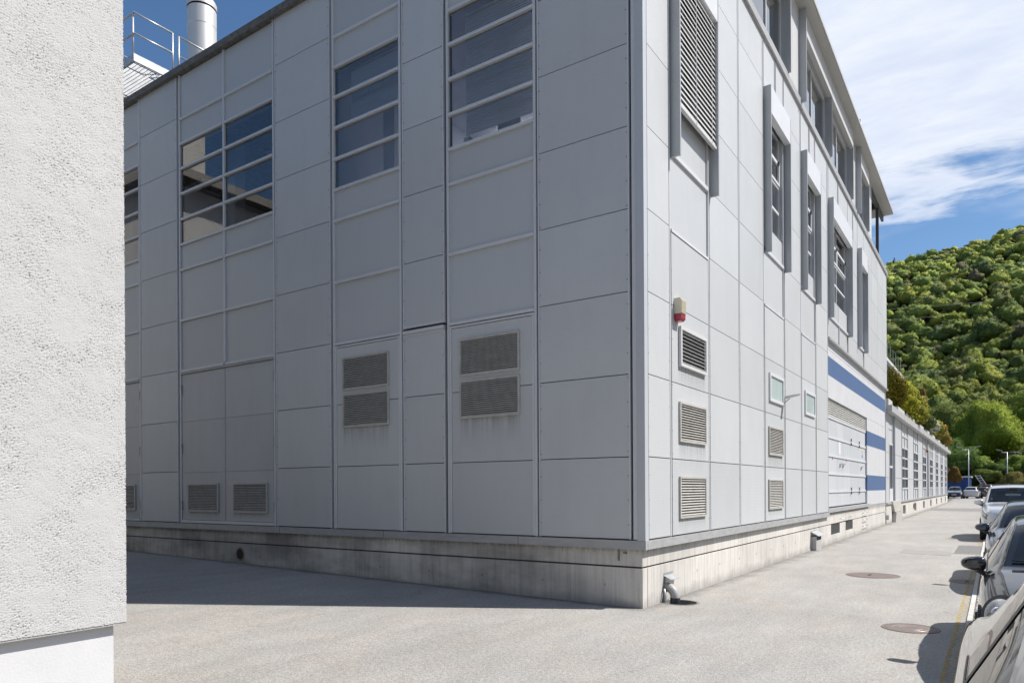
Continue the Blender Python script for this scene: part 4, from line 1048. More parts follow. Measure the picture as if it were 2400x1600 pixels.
# pale building that closes the alley beyond it (seen mirrored in the factory windows)
NB = thing('pale_building', (-27, -16, 0), 'tall pale plaster building with dark eaves closing the alley', 'building')
M_PALE = mat('pale_plaster', (0.74, 0.72, 0.67), 0.85, var=0.06, scale=0.6)
MB().box(-34, -20, -30, -4.0, -0.2, 12.9).box(-27, -21.5, -6.5, -4.4, 13.3, 16.5).build('wall', M_PALE, NB)
MB().box(-34.6, -19.4, -30.6, -3.6, 12.95, 13.0).build('soffit', mat('eave_brown', (0.10, 0.085, 0.07), 0.8), NB)
MB().box(-34.7, -19.35, -30.7, -3.55, 13.005, 13.32).build('roof', mat('pale_fascia', (0.40, 0.38, 0.34), 0.7), NB)
for k in range(4):
    yy = -8.5 - k * 5
    for z0 in (1.2, 4.4, 7.6, 10.2):
        w_ = MB().box(-20.0, -19.96, yy - 0.65, yy + 0.65, z0, z0 + 1.5).build('window', M_WFRAME, NB, origin=(-20, yy, z0))
        MB().box(-19.96, -19.955, yy - 0.55, yy + 0.55, z0 + 0.1, z0 + 1.4).build('pane', mat('far_pane', (0.05, 0.06, 0.07), 0.1), w_, origin=(-20, yy, z0))

# ------------------------------------------------------------------ low wing further down the road
LB = thing('low_wing', (-4, 56, 0), 'long low grey wing with rows of window strips and planters on its roof', 'building')
FW = Facade('R', -0.03)
LY0, LY1 = 28.9, 82.6
M_LOWP = panel_mat('low_panel', (0.60, 0.615, 0.635), dirt=0.08)
MB().box(-9, -0.2, LY0 + 0.02, LY1 - 0.02, 0.9, 5.4).build('core', M_BACK, LB)
MB().box(-9, -0.03, LY1 - 0.02, LY1, 0.9, 5.45).build('end_wall', M_LOWP, LB)
wins = [(36.17 + 7.0 * k, 39.25 + 7.0 * k - 0.05 * k) for k in range(7)]
def wall_run(a0, a1):
    n = max(1, round((a1 - a0) / 1.3)); w = (a1 - a0) / n
    for k in range(n):
        for z0, z1 in ((1.04, 2.28), (2.29, 3.52), (3.53, 5.45)):
            FW.box('panel', a0 + w * k + 0.012, a0 + w * (k + 1) - 0.012, -0.05, 0.0, z0, z1 - 0.005, M_LOWP, LB)
wall_run(LY0, 30.3)
wall_run(31.75, wins[0][0] - 0.06)
for k in range(7):
    wall_run(wins[k][1] + 0.06, (wins[k + 1][0] - 0.06) if k < 6 else LY1)
FW.box('backing_wall', LY0, LY1, -0.17, -0.062, 0.9, 1.68, M_BACK, LB)
FW.box('backing_wall', LY0, LY1, -0.17, -0.062, 4.10, 5.45, M_BACK, LB)
M_GLASS_F = glass('glass_far', (0.40, 0.43, 0.42), refl=1.1)
M_LROOM = mat('low_room', (0.30, 0.29, 0.27), 0.85, var=0.2, scale=1.5)
wz = [1.72, 2.30, 2.89, 3.48, 4.07]
for a0, a1 in wins:
    mid = (a0 + a1) / 2
    for q0, q1 in ((a0 - 0.06, a0), (a1, a1 + 0.06), (mid - 0.035, mid + 0.035)):
        FW.box('mullion', q0, q1, -0.06, 0.03, 1.04, 5.45, M_FIN if q0 != mid - 0.035 else M_TRIM, LB)
    for c0, c1 in ((a0, mid - 0.035), (mid + 0.035, a1)):
        for z in wz + [4.75]: FW.box('transom', c0, c1, -0.06, 0.025, z - 0.04, z + 0.04, M_WFRAME, LB)
        for z0, z1 in zip(wz[:-1], wz[1:]): FW.quad('window_pane', c0, c1, -0.04, z0 + 0.04, z1 - 0.04, M_GLASS_F, LB)
        for z0, z1 in ((1.04, 1.68), (4.11, 4.71), (4.79, 5.45)): FW.box('panel', c0 + 0.004, c1 - 0.004, -0.055, -0.02, z0, z1, M_LOWP, LB)
    FW.room(a0, a1, 1.6, 4.1, 3.0, -0.175, LB, M_LROOM)
    MB().box(-1.0, -0.5, a0 + 0.2, a1 - 0.3, 1.6, 2.0 + 0.4 * rnd.random()).build('desk', mat('desk_white', (0.55, 0.56, 0.57), 0.6), LB)
d_ = FW.bars('door', [(30.30, 30.38, -0.06, 0.02, 1.04, 4.02), (31.66, 31.74, -0.06, 0.02, 1.04, 4.02), (30.38, 31.66, -0.06, 0.02, 3.94, 4.02),
                      (30.38, 31.66, -0.06, 0.02, 1.04, 1.72), (30.38, 31.66, -0.06, 0.02, 2.78, 2.88)], M_WFRAME, LB)
FW.quad('pane', 30.38, 31.66, -0.03, 1.72, 2.78, M_GLASS_F, d_); FW.quad('pane', 30.38, 31.66, -0.03, 2.88, 3.94, M_GLASS_F, d_)
FW.room(30.3, 31.7, 1.0, 4.1, 2.5, -0.175, LB, M_LROOM)
for z0, z1 in ((4.03, 4.7), (4.75, 5.45)): FW.box('panel', 30.30, 31.74, -0.055, -0.02, z0, z1, M_LOWP, LB)
FW.box('downpipe', 31.95, 32.07, 0.0, 0.10, 1.04, 5.46, M_FIN, LB)
FW.box('downpipe', 54.6, 54.72, 0.0, 0.10, 1.04, 5.46, M_FIN, LB)
MB().box(-0.2, 0.05, LY0, LY1, 0.945, 1.035).build('plinth_cap', M_CAP, LB)
FP = Facade('R', -0.01)
hol = [(36.4 + 6.92 * k, 37.95 + 6.90 * k) for k in range(7)]
cur = LY0
for h0, h1 in hol:
    FP.box('plinth_block', cur, h0, -0.25, 0.0, -0.3, 0.94, M_CONC, LB)
    FP.box('plinth_block', h0, h1, -0.25, 0.0, -0.3, 0.23, M_CONC, LB); FP.box('plinth_block', h0, h1, -0.25, 0.0, 0.75, 0.94, M_CONC, LB)
    FP.box('opening_recess', h0 - 0.1, h1 + 0.1, -0.42, -0.30, 0.1, 0.9, MATS['recess_rust'], LB)
    cur = h1
FP.box('plinth_block', cur, LY1, -0.25, 0.0, -0.3, 0.94, M_CONC, LB)
FP.box('vent_slot', 42.7, 43.1, 0.001, 0.03, 0.42, 0.70, M_BLACK, LB)
M_CORN = mat('cornice', (0.44, 0.445, 0.45), 0.55, var=0.06, scale=1)
MB().box(-9.2, 0.26, LY0, 84.2, 5.47, 5.79).build('cornice', M_CORN, LB)
o = FW.box('siren_box', 53.6, 53.9, 0.0, 0.15, 4.62, 5.05, M_IVORY, LB); FW.box('siren_lens', 53.62, 53.88, 0.0, 0.14, 4.48, 4.615, M_RED, LB)
# set-back upper storey with terrace slab and glass balustrade
MB().box(-9, -2.6, 46, 57.5, 5.8, 10.9).build('upper_storey', mat('upper_grey', (0.16, 0.165, 0.17), 0.6, var=0.1), LB)
MB().box(-9, -2.0, 45, 59, 10.92, 11.15).build('terrace_slab', M_BOXW, LB)
for k in range(7):
    MB().poly([(-2.1, 45.1 + 1.75 * k, 11.2), (-2.1, 46.75 + 1.75 * k, 11.2), (-2.1, 46.75 + 1.75 * k, 12.35), (-2.1, 45.1 + 1.75 * k, 12.35)]).build('balustrade_pane', glass('glass_rail', (0.75, 0.80, 0.80), refl=0.8), LB)
    pbox('balustrade_post', -2.115, -2.085, 46.76 + 1.75 * k, 46.82 + 1.75 * k, 11.15, 12.4, M_STEEL, LB)
for q in (50.0, 56.5): pbox('terrace_column', -2.3, -2.18, q, q + 0.12, 5.8, 10.92, M_EAVE, LB)
# stepped concrete boxes at the joint of the two buildings
s = thing('concrete_steps', (0.1, 32, 0), 'stack of two slanted concrete boxes leaning at the start of the low wing', 'concrete box')
M_CONC2 = mat('box_concrete', (0.50, 0.48, 0.44), 0.85, var=0.12, scale=4)
def prism(yx, z0, z1, dx, name):
    mb = MB(); n = len(yx)
    mb.v = [(x, y, z0) for x, y in yx] + [(x + dx[0], y + dx[1], z1) for x, y in yx]
    mb.f = [tuple(reversed(range(n))), tuple(range(n, 2 * n))] + [(k, (k + 1) % n, n + (k + 1) % n, n + k) for k in range(n)]
    return mb.build(name, M_CONC2, s)
prism([(-0.005, 31.2), (0.16, 31.2), (0.24, 33.3), (-0.005, 33.3)], 0.0, 0.50, (0.03, 0.1), 'lower_box')
prism([(-0.005, 31.3), (0.12, 31.3), (0.26, 33.5), (-0.005, 33.5)], 0.52, 1.08, (-0.05, -0.5), 'upper_box')

# ------------------------------------------------------------------ planters on the wing's roof
M_PLANT = mat('planter_concrete', (0.50, 0.495, 0.48), 0.8, var=0.1, scale=3)
plq = [(29.0, 30.6), (33.2, 36.4), (37.6, 40.2), (41.8, 45.0), (46.8, 49.6), (51.6, 55.2), (57.6, 61.5), (64.0, 68.5), (71, 75.5), (77.5, 81.5)]
for k, (a0, a1) in enumerate(plq):
    mb = MB(); mb.box(-1.0, 0.10, a0, a0 + 0.1, 5.79, 6.12).box(-1.0, 0.10, a1 - 0.1, a1, 5.79, 6.12).box(0.0, 0.10, a0 + 0.1, a1 - 0.1, 5.79, 6.12).box(-1.0, -0.9, a0 + 0.1, a1 - 0.1, 5.79, 6.12).box(-0.9, 0.0, a0 + 0.1, a1 - 0.1, 5.79, 6.02)
    o = mb.build('planter_box', M_PLANT)
    tag(o, ('first', 'second', 'third', 'fourth', 'fifth', 'sixth', 'seventh', 'eighth', 'ninth', 'farthest')[k] + ' concrete planter on the low wing roof counted from the factory', 'planter', 'planters on the low wing roof')

# ------------------------------------------------------------------ covers in the asphalt
M_IRON = mat('rusty_iron', (0.215, 0.165, 0.148), 0.7, metal=0.2, var=0.25, scale=9, col2=(0.17, 0.14, 0.128))
def manhole(x, y, r, label, ribs):
    t = thing('manhole_cover', (x, y, 0), label, 'manhole', 'iron covers in the asphalt')
    MB().lathe([(r, 0.003), (r - 0.004, 0.007), (r - 0.035, 0.007), (r - 0.037, 0.004)], (x, y, 0), 48).build('ring', M_IRON, t, smooth=True, angle=30)
    MB().lathe([(r - 0.042, 0.004), (r - 0.045, 0.0065), (0.001, 0.0065)], (x, y, 0), 48).build('lid', M_IRON, t)
    if ribs:
        n = int(2 * r / 0.055)
        for k in range(1, n):
            xx = -r + 2 * r * k / n; hy = math.sqrt(max(0, (r - 0.06) ** 2 - xx * xx))
            if hy > 0.05: MB().box(x + xx - 0.013, x + xx + 0.013, y - hy, y + hy, 0.0065, 0.0105).build('rib', M_IRON, t)
        MB().box(x - 0.09, x - 0.03, y - 0.12, y + 0.12, 0.0106, 0.0125).build('key_plate', M_DARK, t)
    else:
        for rr in (0.12, 0.2): MB().lathe([(rr, 0.0066), (rr + 0.004, 0.009), (rr + 0.018, 0.009), (rr + 0.02, 0.0066)], (x, y, 0), 40).build('relief_ring', mat('polished_iron', (0.33, 0.30, 0.28), 0.4, metal=0.5), t, smooth=True)
manhole(2.30, 6.25, 0.50, 'large round ribbed iron manhole cover in mid road', True)
manhole(3.47, 0.48, 0.335, 'round rusty manhole cover with worn relief near the bottom right', False)
manhole(3.98, 6.08, 0.36, 'ribbed iron manhole cover half on the yellow line under a car shadow', True)
g = thing('drain_grate', (3.72, 14.2, 0), 'rectangular ribbed drain cover with pale frame at the yellow line', 'drain cover')
MB().box(3.38, 3.44, 12.6, 15.9, 0.001, 0.007).box(3.44, 4.04, 12.6, 12.7, 0.001, 0.007).box(3.44, 4.04, 15.8, 15.9, 0.001, 0.007).build('frame', mat('frame_pale', (0.33, 0.32, 0.30), 0.8), g)
for k in range(6):
    for j in range(2):
        pbox('plate', 3.446 + 0.3 * j, 3.735 + 0.3 * j, 12.71 + 0.515 * k, 13.21 + 0.515 * k, 0.001, 0.009, mat('plate_iron', (0.17, 0.165, 0.155), 0.7, var=0.2, scale=20), g)
# ------------------------------------------------------------------ cars
def paint(name, col, metal=0.4, rough=0.3):
    return mat(name, col, rough, metal=metal, coat=1.0, var=0.02, scale=3)
M_CGLASS = glass('car_glass', (0.50, 0.55, 0.54), refl=0.75)
M_CABIN = mat('cabin_trim', (0.05, 0.05, 0.052), 0.8)
M_SEAT = mat('seat_fabric', (0.075, 0.075, 0.08), 0.9, var=0.1, scale=20)
M_LINER = mat('pillar_liner', (0.42, 0.43, 0.40), 0.8)
M_TYRE = mat('tyre', (0.02, 0.02, 0.021), 0.85)
M_RIM = mat('alloy', (0.50, 0.50, 0.51), 0.3, metal=0.8)
M_LAMP2 = mat('lamp_unit', (0.16, 0.165, 0.165), 0.12, spec=0.6, coat=1.0, var=0.5, scale=9)
M_LAMP = mat('lamp_lens', (0.50, 0.51, 0.50), 0.25, spec=0.5, coat=0.6, var=0.35, scale=14)
M_LAMPIN = mat('lamp_reflector', (0.75, 0.75, 0.76), 0.15, metal=0.9)
M_TAIL = mat('tail_lens', (0.40, 0.012, 0.012), 0.12, coat=1.0)
M_CHROME = mat('chrome', (0.75, 0.75, 0.76), 0.12, metal=1.0)
M_PLATE = mat('number_plate', (0.70, 0.70, 0.68), 0.5)

def crom(P, n):
    """Catmull-Rom through rows of P (k, m), n steps per span"""
    P = np.asarray(P, float); out = []
    for i in range(len(P) - 1):
        p0, p1, p2, p3 = P[max(i - 1, 0)], P[i], P[i + 1], P[min(i + 2, len(P) - 1)]
        m1 = (p2 - p0) * 0.5; m2 = (p3 - p1) * 0.5
        # limit overshoot
        lim = np.abs(p2 - p1) * 2.2
        m1 = np.clip(m1, -lim, lim); m2 = np.clip(m2, -lim, lim)
        for k in range(n):
            t = k / n
            out.append((2 * t**3 - 3 * t**2 + 1) * p1 + (t**3 - 2 * t**2 + t) * m1 + (-2 * t**3 + 3 * t**2) * p2 + (t**3 - t**2) * m2)
    out.append(P[-1])
    return np.array(out)

# station: x, half width, underside z, shoulder z, top z, half width of the top
CAR_SHAPES = {
 'hatch': dict(st=[(2.00, .50, .30, .50, .56, .40), (1.96, .72, .24, .60, .66, .52), (1.82, .82, .20, .68, .75, .62), (1.45, .85, .20, .77, .86, .68), (1.05, .865, .20, .86, .95, .71),
                   (.86, .87, .20, .89, .985, .73), (.45, .87, .20, .905, 1.21, .67), (.02, .87, .20, .915, 1.40, .60), (-.45, .87, .20, .925, 1.475, .575), (-.95, .87, .20, .94, 1.47, .57),
                   (-1.40, .865, .20, .955, 1.42, .56), (-1.68, .85, .22, .965, 1.24, .58), (-1.90, .81, .26, .95, 1.03, .64), (-1.98, .74, .30, .80, .86, .60), (-2.0, .62, .36, .62, .66, .5)],
               ws=(5, 7), rw=(10, 12), side=(5, 11), pillars=(8.1, 9.7), axle=(1.27, -1.25), wr=0.30),
 'sedan': dict(st=[(2.25, .50, .30, .48, .54, .40), (2.21, .66, .24, .58, .64, .52), (2.05, .80, .20, .67, .75, .64), (1.65, .86, .20, .77, .86, .70), (1.15, .875, .20, .86, .95, .72),
                   (.92, .88, .20, .885, .985, .74), (.50, .88, .20, .90, 1.20, .67), (.05, .88, .20, .91, 1.38, .595), (-.40, .88, .20, .92, 1.45, .57), (-.85, .88, .20, .93, 1.44, .565),
                   (-1.30, .88, .20, .95, 1.34, .575), (-1.68, .87, .21, .96, 1.10, .66), (-1.80, .865, .22, .955, 1.03, .69), (-2.10, .83, .26, .93, .99, .68), (-2.22, .76, .30, .82, .87, .62), (-2.25, .64, .36, .62, .66, .5)],
               ws=(5, 7), rw=(10, 12), side=(5, 11), pillars=(8.0, 9.6), axle=(1.38, -1.32), wr=0.31),
 'suv': dict(st=[(2.35, .60, .42, .70, .78, .5), (2.31, .76, .36, .84, .92, .62), (2.15, .88, .33, .95, 1.04, .74), (1.75, .93, .33, 1.04, 1.14, .78), (1.28, .935, .33, 1.10, 1.20, .80),
                 (1.10, .935, .33, 1.12, 1.235, .81), (.70, .935, .33, 1.13, 1.50, .76), (.35, .935, .33, 1.14, 1.74, .71), (-.10, .935, .33, 1.15, 1.84, .70), (-.9, .935, .33, 1.16, 1.85, .70),
                 (-1.75, .93, .33, 1.18, 1.82, .69), (-2.10, .91, .36, 1.17, 1.55, .70), (-2.28, .88, .40, 1.08, 1.22, .74), (-2.35, .80, .45, .85, .92, .7)],
             ws=(5, 7), rw=(10, 12), side=(5, 10.3), pillars=(7.9, 9.2), axle=(1.40, -1.38), wr=0.37),
}
def car_template(name, kind, pm, lamp='patch', plate=True, roof_rail=False, lens=M_LAMP, over=None):
    """a car at the origin, nose towards -Y, as an Empty with parts; the caller moves the Empty"""
    S = dict(CAR_SHAPES[kind], **(over or {}))
    root = bpy.data.objects.new(name, None); link(root)
    NS, NV = 6, 3
    st = crom(S['st'], NS)
    prof = []
    for (x, w, zl, zs, zr, wr) in st:
        h = max(zr - zs, 0.03)
        q = [(0, zl), (.78 * w, zl), (.95 * w, zl + .06), (w * .995, zl + .32 * (zs - zl)), (w, zs - min(.20, .45 * (zs - zl))), (w * .985, zs - min(.06, .2 * (zs - zl))), (w * .945, zs),
             (w * .945 - .018 if h > .14 else .5 * (w * .945 + wr), zs + min(.02, h * .25)), (wr, zr - min(.085, h * .42)), (wr - .055, zr - min(.038, h * .2)), (wr * .55, zr - min(.012, h * .1)), (0, zr)]
        prof.append(crom(q, NV))
    G = np.array(prof)                       # stations x v x 2
    n_s, n_v = G.shape[:2]
    def P(i, j, sgn): return (sgn * G[i, j, 0], -st[i][0], G[i, j, 1])
    def part(nm, cells, m, push=0.0, parent=root, flip=False):
        vi = {}; V = []; Fc = []
        def vid(i, j, s):
            key = (i, j, s if G[i, j, 0] > 1e-6 else 1)
            if key not in vi:
                vi[key] = len(V); V.append(P(i, j, s))
            return vi[key]
        for (i, j, s) in cells:
            a, b, c, d = vid(i, j, s), vid(i + 1, j, s), vid(i + 1, j + 1, s), vid(i, j + 1, s)
            f = [a, d, c, b] if s > 0 else [a, b, c, d]
            f = list(dict.fromkeys(f))
            if len(f) > 2: Fc.append(tuple(f))
        if not Fc: return None
        me = bpy.data.meshes.new(nm); me.from_pydata(V, [], Fc); me.materials.append(m)
        bm = bmesh.new(); bm.from_mesh(me); bmesh.ops.recalc_face_normals(bm, faces=bm.faces)
        # outward check
        cen = Vector((0, 0, 0.7)); tot = sum((f.calc_center_median() - cen).dot(f.normal) for f in bm.faces)
        if tot < 0: bmesh.ops.reverse_faces(bm, faces=bm.faces)
        if push:
            bm.normal_update()
            for v in bm.verts: v.co += v.normal * push
        bm.to_mesh(me); bm.free()
        for p in me.polygons: p.use_smooth = True
        o = bpy.data.objects.new(nm, me); link(o, (0, 0, 0), parent)
        return o
    used = set(); groups = {k: [] for k in ('body', 'windscreen', 'rear_window', 'side_window', 'window_trim', 'tail_light', 'headlight', 'nose', 'end_cap')}
    nose_i = 2 * NS
    for i in range(n_s - 1):
        u = (i + 0.5) / NS
        for j in range(n_v - 1):
            vv = (j + 0.5) / NV
            key = 'body'
            if S['ws'][0] + .12 <= u <= S['ws'][1] + .05 and vv > 9: key = 'windscreen'
            elif S['rw'][0] + .1 <= u <= S['rw'][1] - .35 and vv > 9: key = 'rear_window'
            elif S['side'][0] + .55 <= u <= S['side'][1] and 7 <= vv <= 8:
                key = 'side_window' if not any(abs(u - p) < .10 for p in S['pillars'] ) else 'window_trim'
            elif S['side'][0] + .2 <= u <= S['side'][1] + .2 and 6.6 < vv < 7: key = 'window_trim'
            elif u > len(S['st']) - 4.6 and u < len(S['st']) - 2.6 and 4.3 < vv < 6: key = 'tail_light'
            elif lamp == 'patch' and 1.0 < u < 2.9 and 4.3 < vv < 6: key = 'headlight'
            for sgn in (1, -1): groups[key].append((i, j, sgn))
    part('body', groups['body'], pm)
    part('windscreen', groups['windscreen'], M_CGLASS); part('rear_window', groups['rear_window'], M_CGLASS)
    for sgn in (1, -1):
        part('side_window', [c for c in groups['side_window'] if c[2] == sgn], M_CGLASS)
        part('window_trim', [c for c in groups['window_trim'] if c[2] == sgn], M_BLACK, 0.004)
        part('tail_light', [c for c in groups['tail_light'] if c[2] == sgn], M_TAIL, 0.004)
        if lamp == 'patch':
            hl_ = part('headlight', [c for c in groups['headlight'] if c[2] == sgn], M_LAMP2, 0.004)
            cells = [c for c in groups['headlight'] if c[2] == sgn and 1.35 < (c[0] + .5) / NS < 2.55 and 4.65 < (c[1] + .5) / NV < 5.7]
            part('lens', cells, M_LAMP, 0.010, parent=hl_)
    L0, L1 = S['st'][0][0], S['st'][-1][0]
    W = max(s_[1] for s_ in S['st'])
    # end caps close the loft at nose and tail
    mbn = MB(); mbn.poly([P(0, j, 1) for j in range(n_v)] + [P(0, j, -1) for j in range(n_v - 2, 0, -1)]); mbn.build('grille', M_BLACK, root, origin=(0, 0, 0))
    mbn = MB(); mbn.poly([P(n_s - 1, j, 1) for j in reversed(range(n_v))] + [P(n_s - 1, j, -1) for j in range(1, n_v - 1)]); mbn.build('rear_panel', pm, root, origin=(0, 0, 0))
    zc = S['st'][0][2]
    MB().box(-.42, .42, -L0 - .012, -L0 + .02, zc + .03, zc + .12).build('lower_grille', M_BLACK, root)
    if plate: MB().box(-.26, .26, -L0 - .022, -L0 - .004, zc + .13, zc + .23).build('number_plate', M_PLATE, root)
    # wheels with dark arches
    for ax in S['axle']:
        for sg in (1, -1):
            r = S['wr']; xo = sg * (W + .004)
            arch = MB().lathe([(r * 1.16, -.20 * sg), (r * 1.16, 0.0), (r * 1.08, .002 * sg), (0.02, .002 * sg)], (xo, -ax, r * 1.02), 28, 'x').build('wheel_arch', M_BLACK, root, smooth=True, angle=30)
            ty = MB().lathe([(r * .64, -.18 * sg), (r * .93, -.19 * sg), (r, -.15 * sg), (r, -.01 * sg), (r * .93, .025 * sg), (r * .66, .028 * sg), (r * .62, .02 * sg)], (xo, -ax, r), 32, 'x').build('wheel', M_TYRE, root, smooth=True, angle=35)
            mb = MB().lathe([(r * .62, .02 * sg), (r * .58, .0 * sg), (r * .16, .012 * sg), (r * .02, .022 * sg)], (xo, -ax, r), 28, 'x')
            for k in range(5):
                t = 2 * math.pi * k / 5 + .3
                mb.obox((xo + sg * .016, -ax + math.cos(t) * r * .34, r + math.sin(t) * r * .34), (0, math.cos(t), math.sin(t)), (0, -math.sin(t), math.cos(t)), (1, 0, 0), r * .27, r * .07, .009)
            mb.build('rim', M_RIM, ty, origin=(0, 0, 0), smooth=True, angle=30)
    # mirrors
    ci = S['ws'][0] * NS + 2
    mx, mz = G[ci, 6 * NV, 0], G[ci, 6 * NV, 1]; my = -st[ci][0] + (.10 if kind != 'suv' else .18)
    big = 1.25 if kind == 'suv' else 1.0
    for sg in (1, -1):
        mb = MB(); cx_, cz_ = sg * (mx + .10 * big), mz + .095 * big
        nth, nph = 14, 10; b0 = len(mb.v)
        for a in range(nph + 1):
            ph = math.pi * a / nph - math.pi / 2
            for t_ in range(nth):
                th = 2 * math.pi * t_ / nth
                def se(v, e): return math.copysign(abs(v) ** e, v)
                X = se(math.cos(ph), .6) * se(math.cos(th), .7) * .115 * big; Y = se(math.sin(ph), .8) * .075 * big; Z = se(math.cos(ph), .6) * se(math.sin(th), .7) * .072 * big
                Z *= 1 - .25 * (X * sg / .115 / big) ; mb.v.append((cx_ + X, my + Y + .25 * X * sg, cz_ + Z))
        for a in range(nph):
            for t_ in range(nth): mb.f.append((b0 + a * nth + t_, b0 + a * nth + (t_ + 1) % nth, b0 + (a + 1) * nth + (t_ + 1) % nth, b0 + (a + 1) * nth + t_))
        mir = mb.build('mirror', pm, root, origin=(0, 0, 0), smooth=True)
        MB().tube([(sg * (mx - .03), my - .02, mz - .015), (sg * (mx + .05), my, mz + .02), (cx_ - sg * .02, my + .01, cz_ - .05 * big)], [.03, .027, .035], 10).build('mirror_arm', M_BLACK, mir, origin=(0, 0, 0), smooth=True)
    # cabin
    c0, c1 = S['ws'][0] * NS, S['rw'][1] * NS
    zb = S['st'][6][3]
    fr = -S['st'][5][0]
    MB().box(-W * .84, W * .84, fr + .02, fr + .42, zb - .30, zb + .03).build('dashboard', M_CABIN, root)
    MB().box(-W * .86, W * .86, fr + .42, -S['st'][-4][0], .34, .40).build('cabin_floor', M_CABIN, root)
    MB().tube([(-.36 + .18 * math.cos(t), fr + .52 + .05 * math.sin(t), zb + .02 + .17 * math.sin(t)) for t in [k * .3 for k in range(22)]], .014, 8).build('steering_wheel', M_CABIN, root, smooth=True)
    for row, yo in enumerate((fr + 1.02, fr + 1.92)):
        for sx in (-.36, .36):
            mb = MB(); mb.obox((sx, yo, zb - .35), (1, 0, 0), (0, 1, 0), (0, 0, 1), .25, .26, .10)
            mb.obox((sx, yo + .30, zb - .03), (1, 0, 0), (0, .96, -.28), (0, .28, .96), .25, .07, .33)
            seat = mb.build('seat', M_SEAT, root)
            MB().obox((sx, yo + .42, zb + .36), (1, 0, 0), (0, .96, -.28), (0, .28, .96), .13, .05, .10).build('headrest', M_SEAT, seat, origin=(0, 0, 0))
    MB().obox((0, fr + .60, S['st'][8][4] - .14), (1, 0, 0), (0, 1, 0), (0, 0, 1), .12, .015, .035).build('rear_view_mirror', M_CABIN, root)
    for sgn in (-1, 1):     # pale inner pillars behind the windscreen
        pts = [(sgn * (G[i, 8 * NV, 0] - .075), -st[i][0] + .05, G[i, 8 * NV, 1] - .03) for i in range(S['ws'][0] * NS + 2, S['ws'][1] * NS + 1, 2)]
        MB().tube(pts, .028, 8).build('pillar_liner', M_LINER, root, smooth=True)
    # wipers
    for sx in (-.35, .25):
        i0 = S['ws'][0] * NS + 1
        MB().tube([(sx + .3, -st[i0][0] - .01, G[i0, -1, 1] + .012), (sx - .25, -st[i0 + 1][0] + .0, G[i0 + 1, -1, 1] + .0)], .009, 6).build('wiper', M_BLACK, root)
    if roof_rail:
        for sg in (-1, 1):
            pts = [(sg * (G[i, 8 * NV + 2, 0] - .02), -st[i][0], G[i, 8 * NV + 2, 1] + .055) for i in range((S['ws'][1] + 1) * NS - 3, (S['rw'][0]) * NS, 4)]
            pts = [(pts[0][0], pts[0][1] - .08, pts[0][2] - .06)] + pts + [(pts[-1][0], pts[-1][1] + .08, pts[-1][2] - .06)]
            MB().tube(pts, .018, 8).build('roof_rail', M_CHROME, root, smooth=True)
    # door seams: thin dark lines on the flank and the bonnet edge
    def seam(pts): MB().tube(pts, .0035, 4, cap=False).build('door_seam', M_BLACK, root)
    for sg in (1, -1):
        for u in (S['ws'][0] + .75, S['pillars'][0] , S['pillars'][1] + .5):
            i = min(int(u * NS), n_s - 2)
            seam([P(i, j, sg) for j in range(2 * NV, 6 * NV + 2)]) if u < 14 else None
        seam([P(i, 6 * NV + 3, sg) for i in range(1 * NS + 2, S['ws'][0] * NS)])
    return root, S, G, st, NS, NV
def place_car(root, x, y, rz, label, group, z=0.018):
    root.location = (x, y, z); root.rotation_euler.z = rz
    tag(root, label, 'car', group)
def copy_tree(o, parent=None):
    c = o.copy(); COL.objects.link(c); c.parent = parent
    for k in ('label', 'category', 'group'):
        if parent is not None and k in c: del c[k]
    for ch in list(o.children): copy_tree(ch, c)
    return c
GC = 'cars parked along the kerb'
# silver hatchback nearest the camera, nose away
near, S, G, st, NS, NV = car_template('parked_car', 'sedan', paint('paint_silver', (0.52, 0.51, 0.48), 0.5, 0.28), over=dict(side=(5, 8.65), pillars=(7.6, 20)))
place_car(near, 5.07, -6.42, 0.0, 'silver car at the bottom right corner, nearest of the parked row', GC)
# black hatchback with round headlamps
blk, S, G, st, NS, NV = car_template('parked_car', 'hatch', paint('paint_black', (0.012, 0.013, 0.016), 0.2, 0.16), lamp='round')
for sg in (-1, 1):
    c = Vector((sg * .70, -1.80, .655)); nrm = Vector((sg * .42, -.82, .38)).normalized()
    a = nrm.cross(Vector((0, 0, 1))).normalized(); b = nrm.cross(a).normalized()
    def disc(rad, dome, off, nm, m, par):
        mb = MB(); n = 28; rings = 5
        for k in range(rings):
            f = 1 - k / rings
            for t in range(n):
                q = 2 * math.pi * t / n
                mb.v.append(tuple(c + nrm * (off + dome * (1 - f * f)) + a * (math.cos(q) * rad * f) + b * (math.sin(q) * rad * 1.15 * f)))
        mb.v.append(tuple(c + nrm * (off + dome)))
        for k in range(rings - 1):
            for t in range(n): mb.f.append((k * n + t, k * n + (t + 1) % n, (k + 1) * n + (t + 1) % n, (k + 1) * n + t))
        for t in range(n): mb.f.append(((rings - 1) * n + t, (rings - 1) * n + (t + 1) % n, rings * n))
        return mb.build(nm, m, par, origin=(0, 0, 0), smooth=True)
    hl = disc(.155, .05, .012, 'headlight', M_BLACK, blk)
    disc(.138, .055, .018, 'lens', M_LAMP, hl)
    disc(.05, .02, .062, 'bulb_reflector', M_LAMPIN, hl)
place_car(blk, 5.10, -.45, 0.0, 'shiny black small car with round headlamp and big black door mirror', GC)
blu, *_ = car_template('parked_car', 'sedan', paint('paint_navy', (0.022, 0.032, 0.065), 0.5, 0.18))
place_car(blu, 5.10, 6.50, 0.0, 'dark blue sedan parked between the black car and the silver off-roader', GC)
suv, *_ = car_template('parked_car', 'suv', paint('paint_lightsilver', (0.56, 0.58, 0.60), 0.55, 0.28), roof_rail=True)
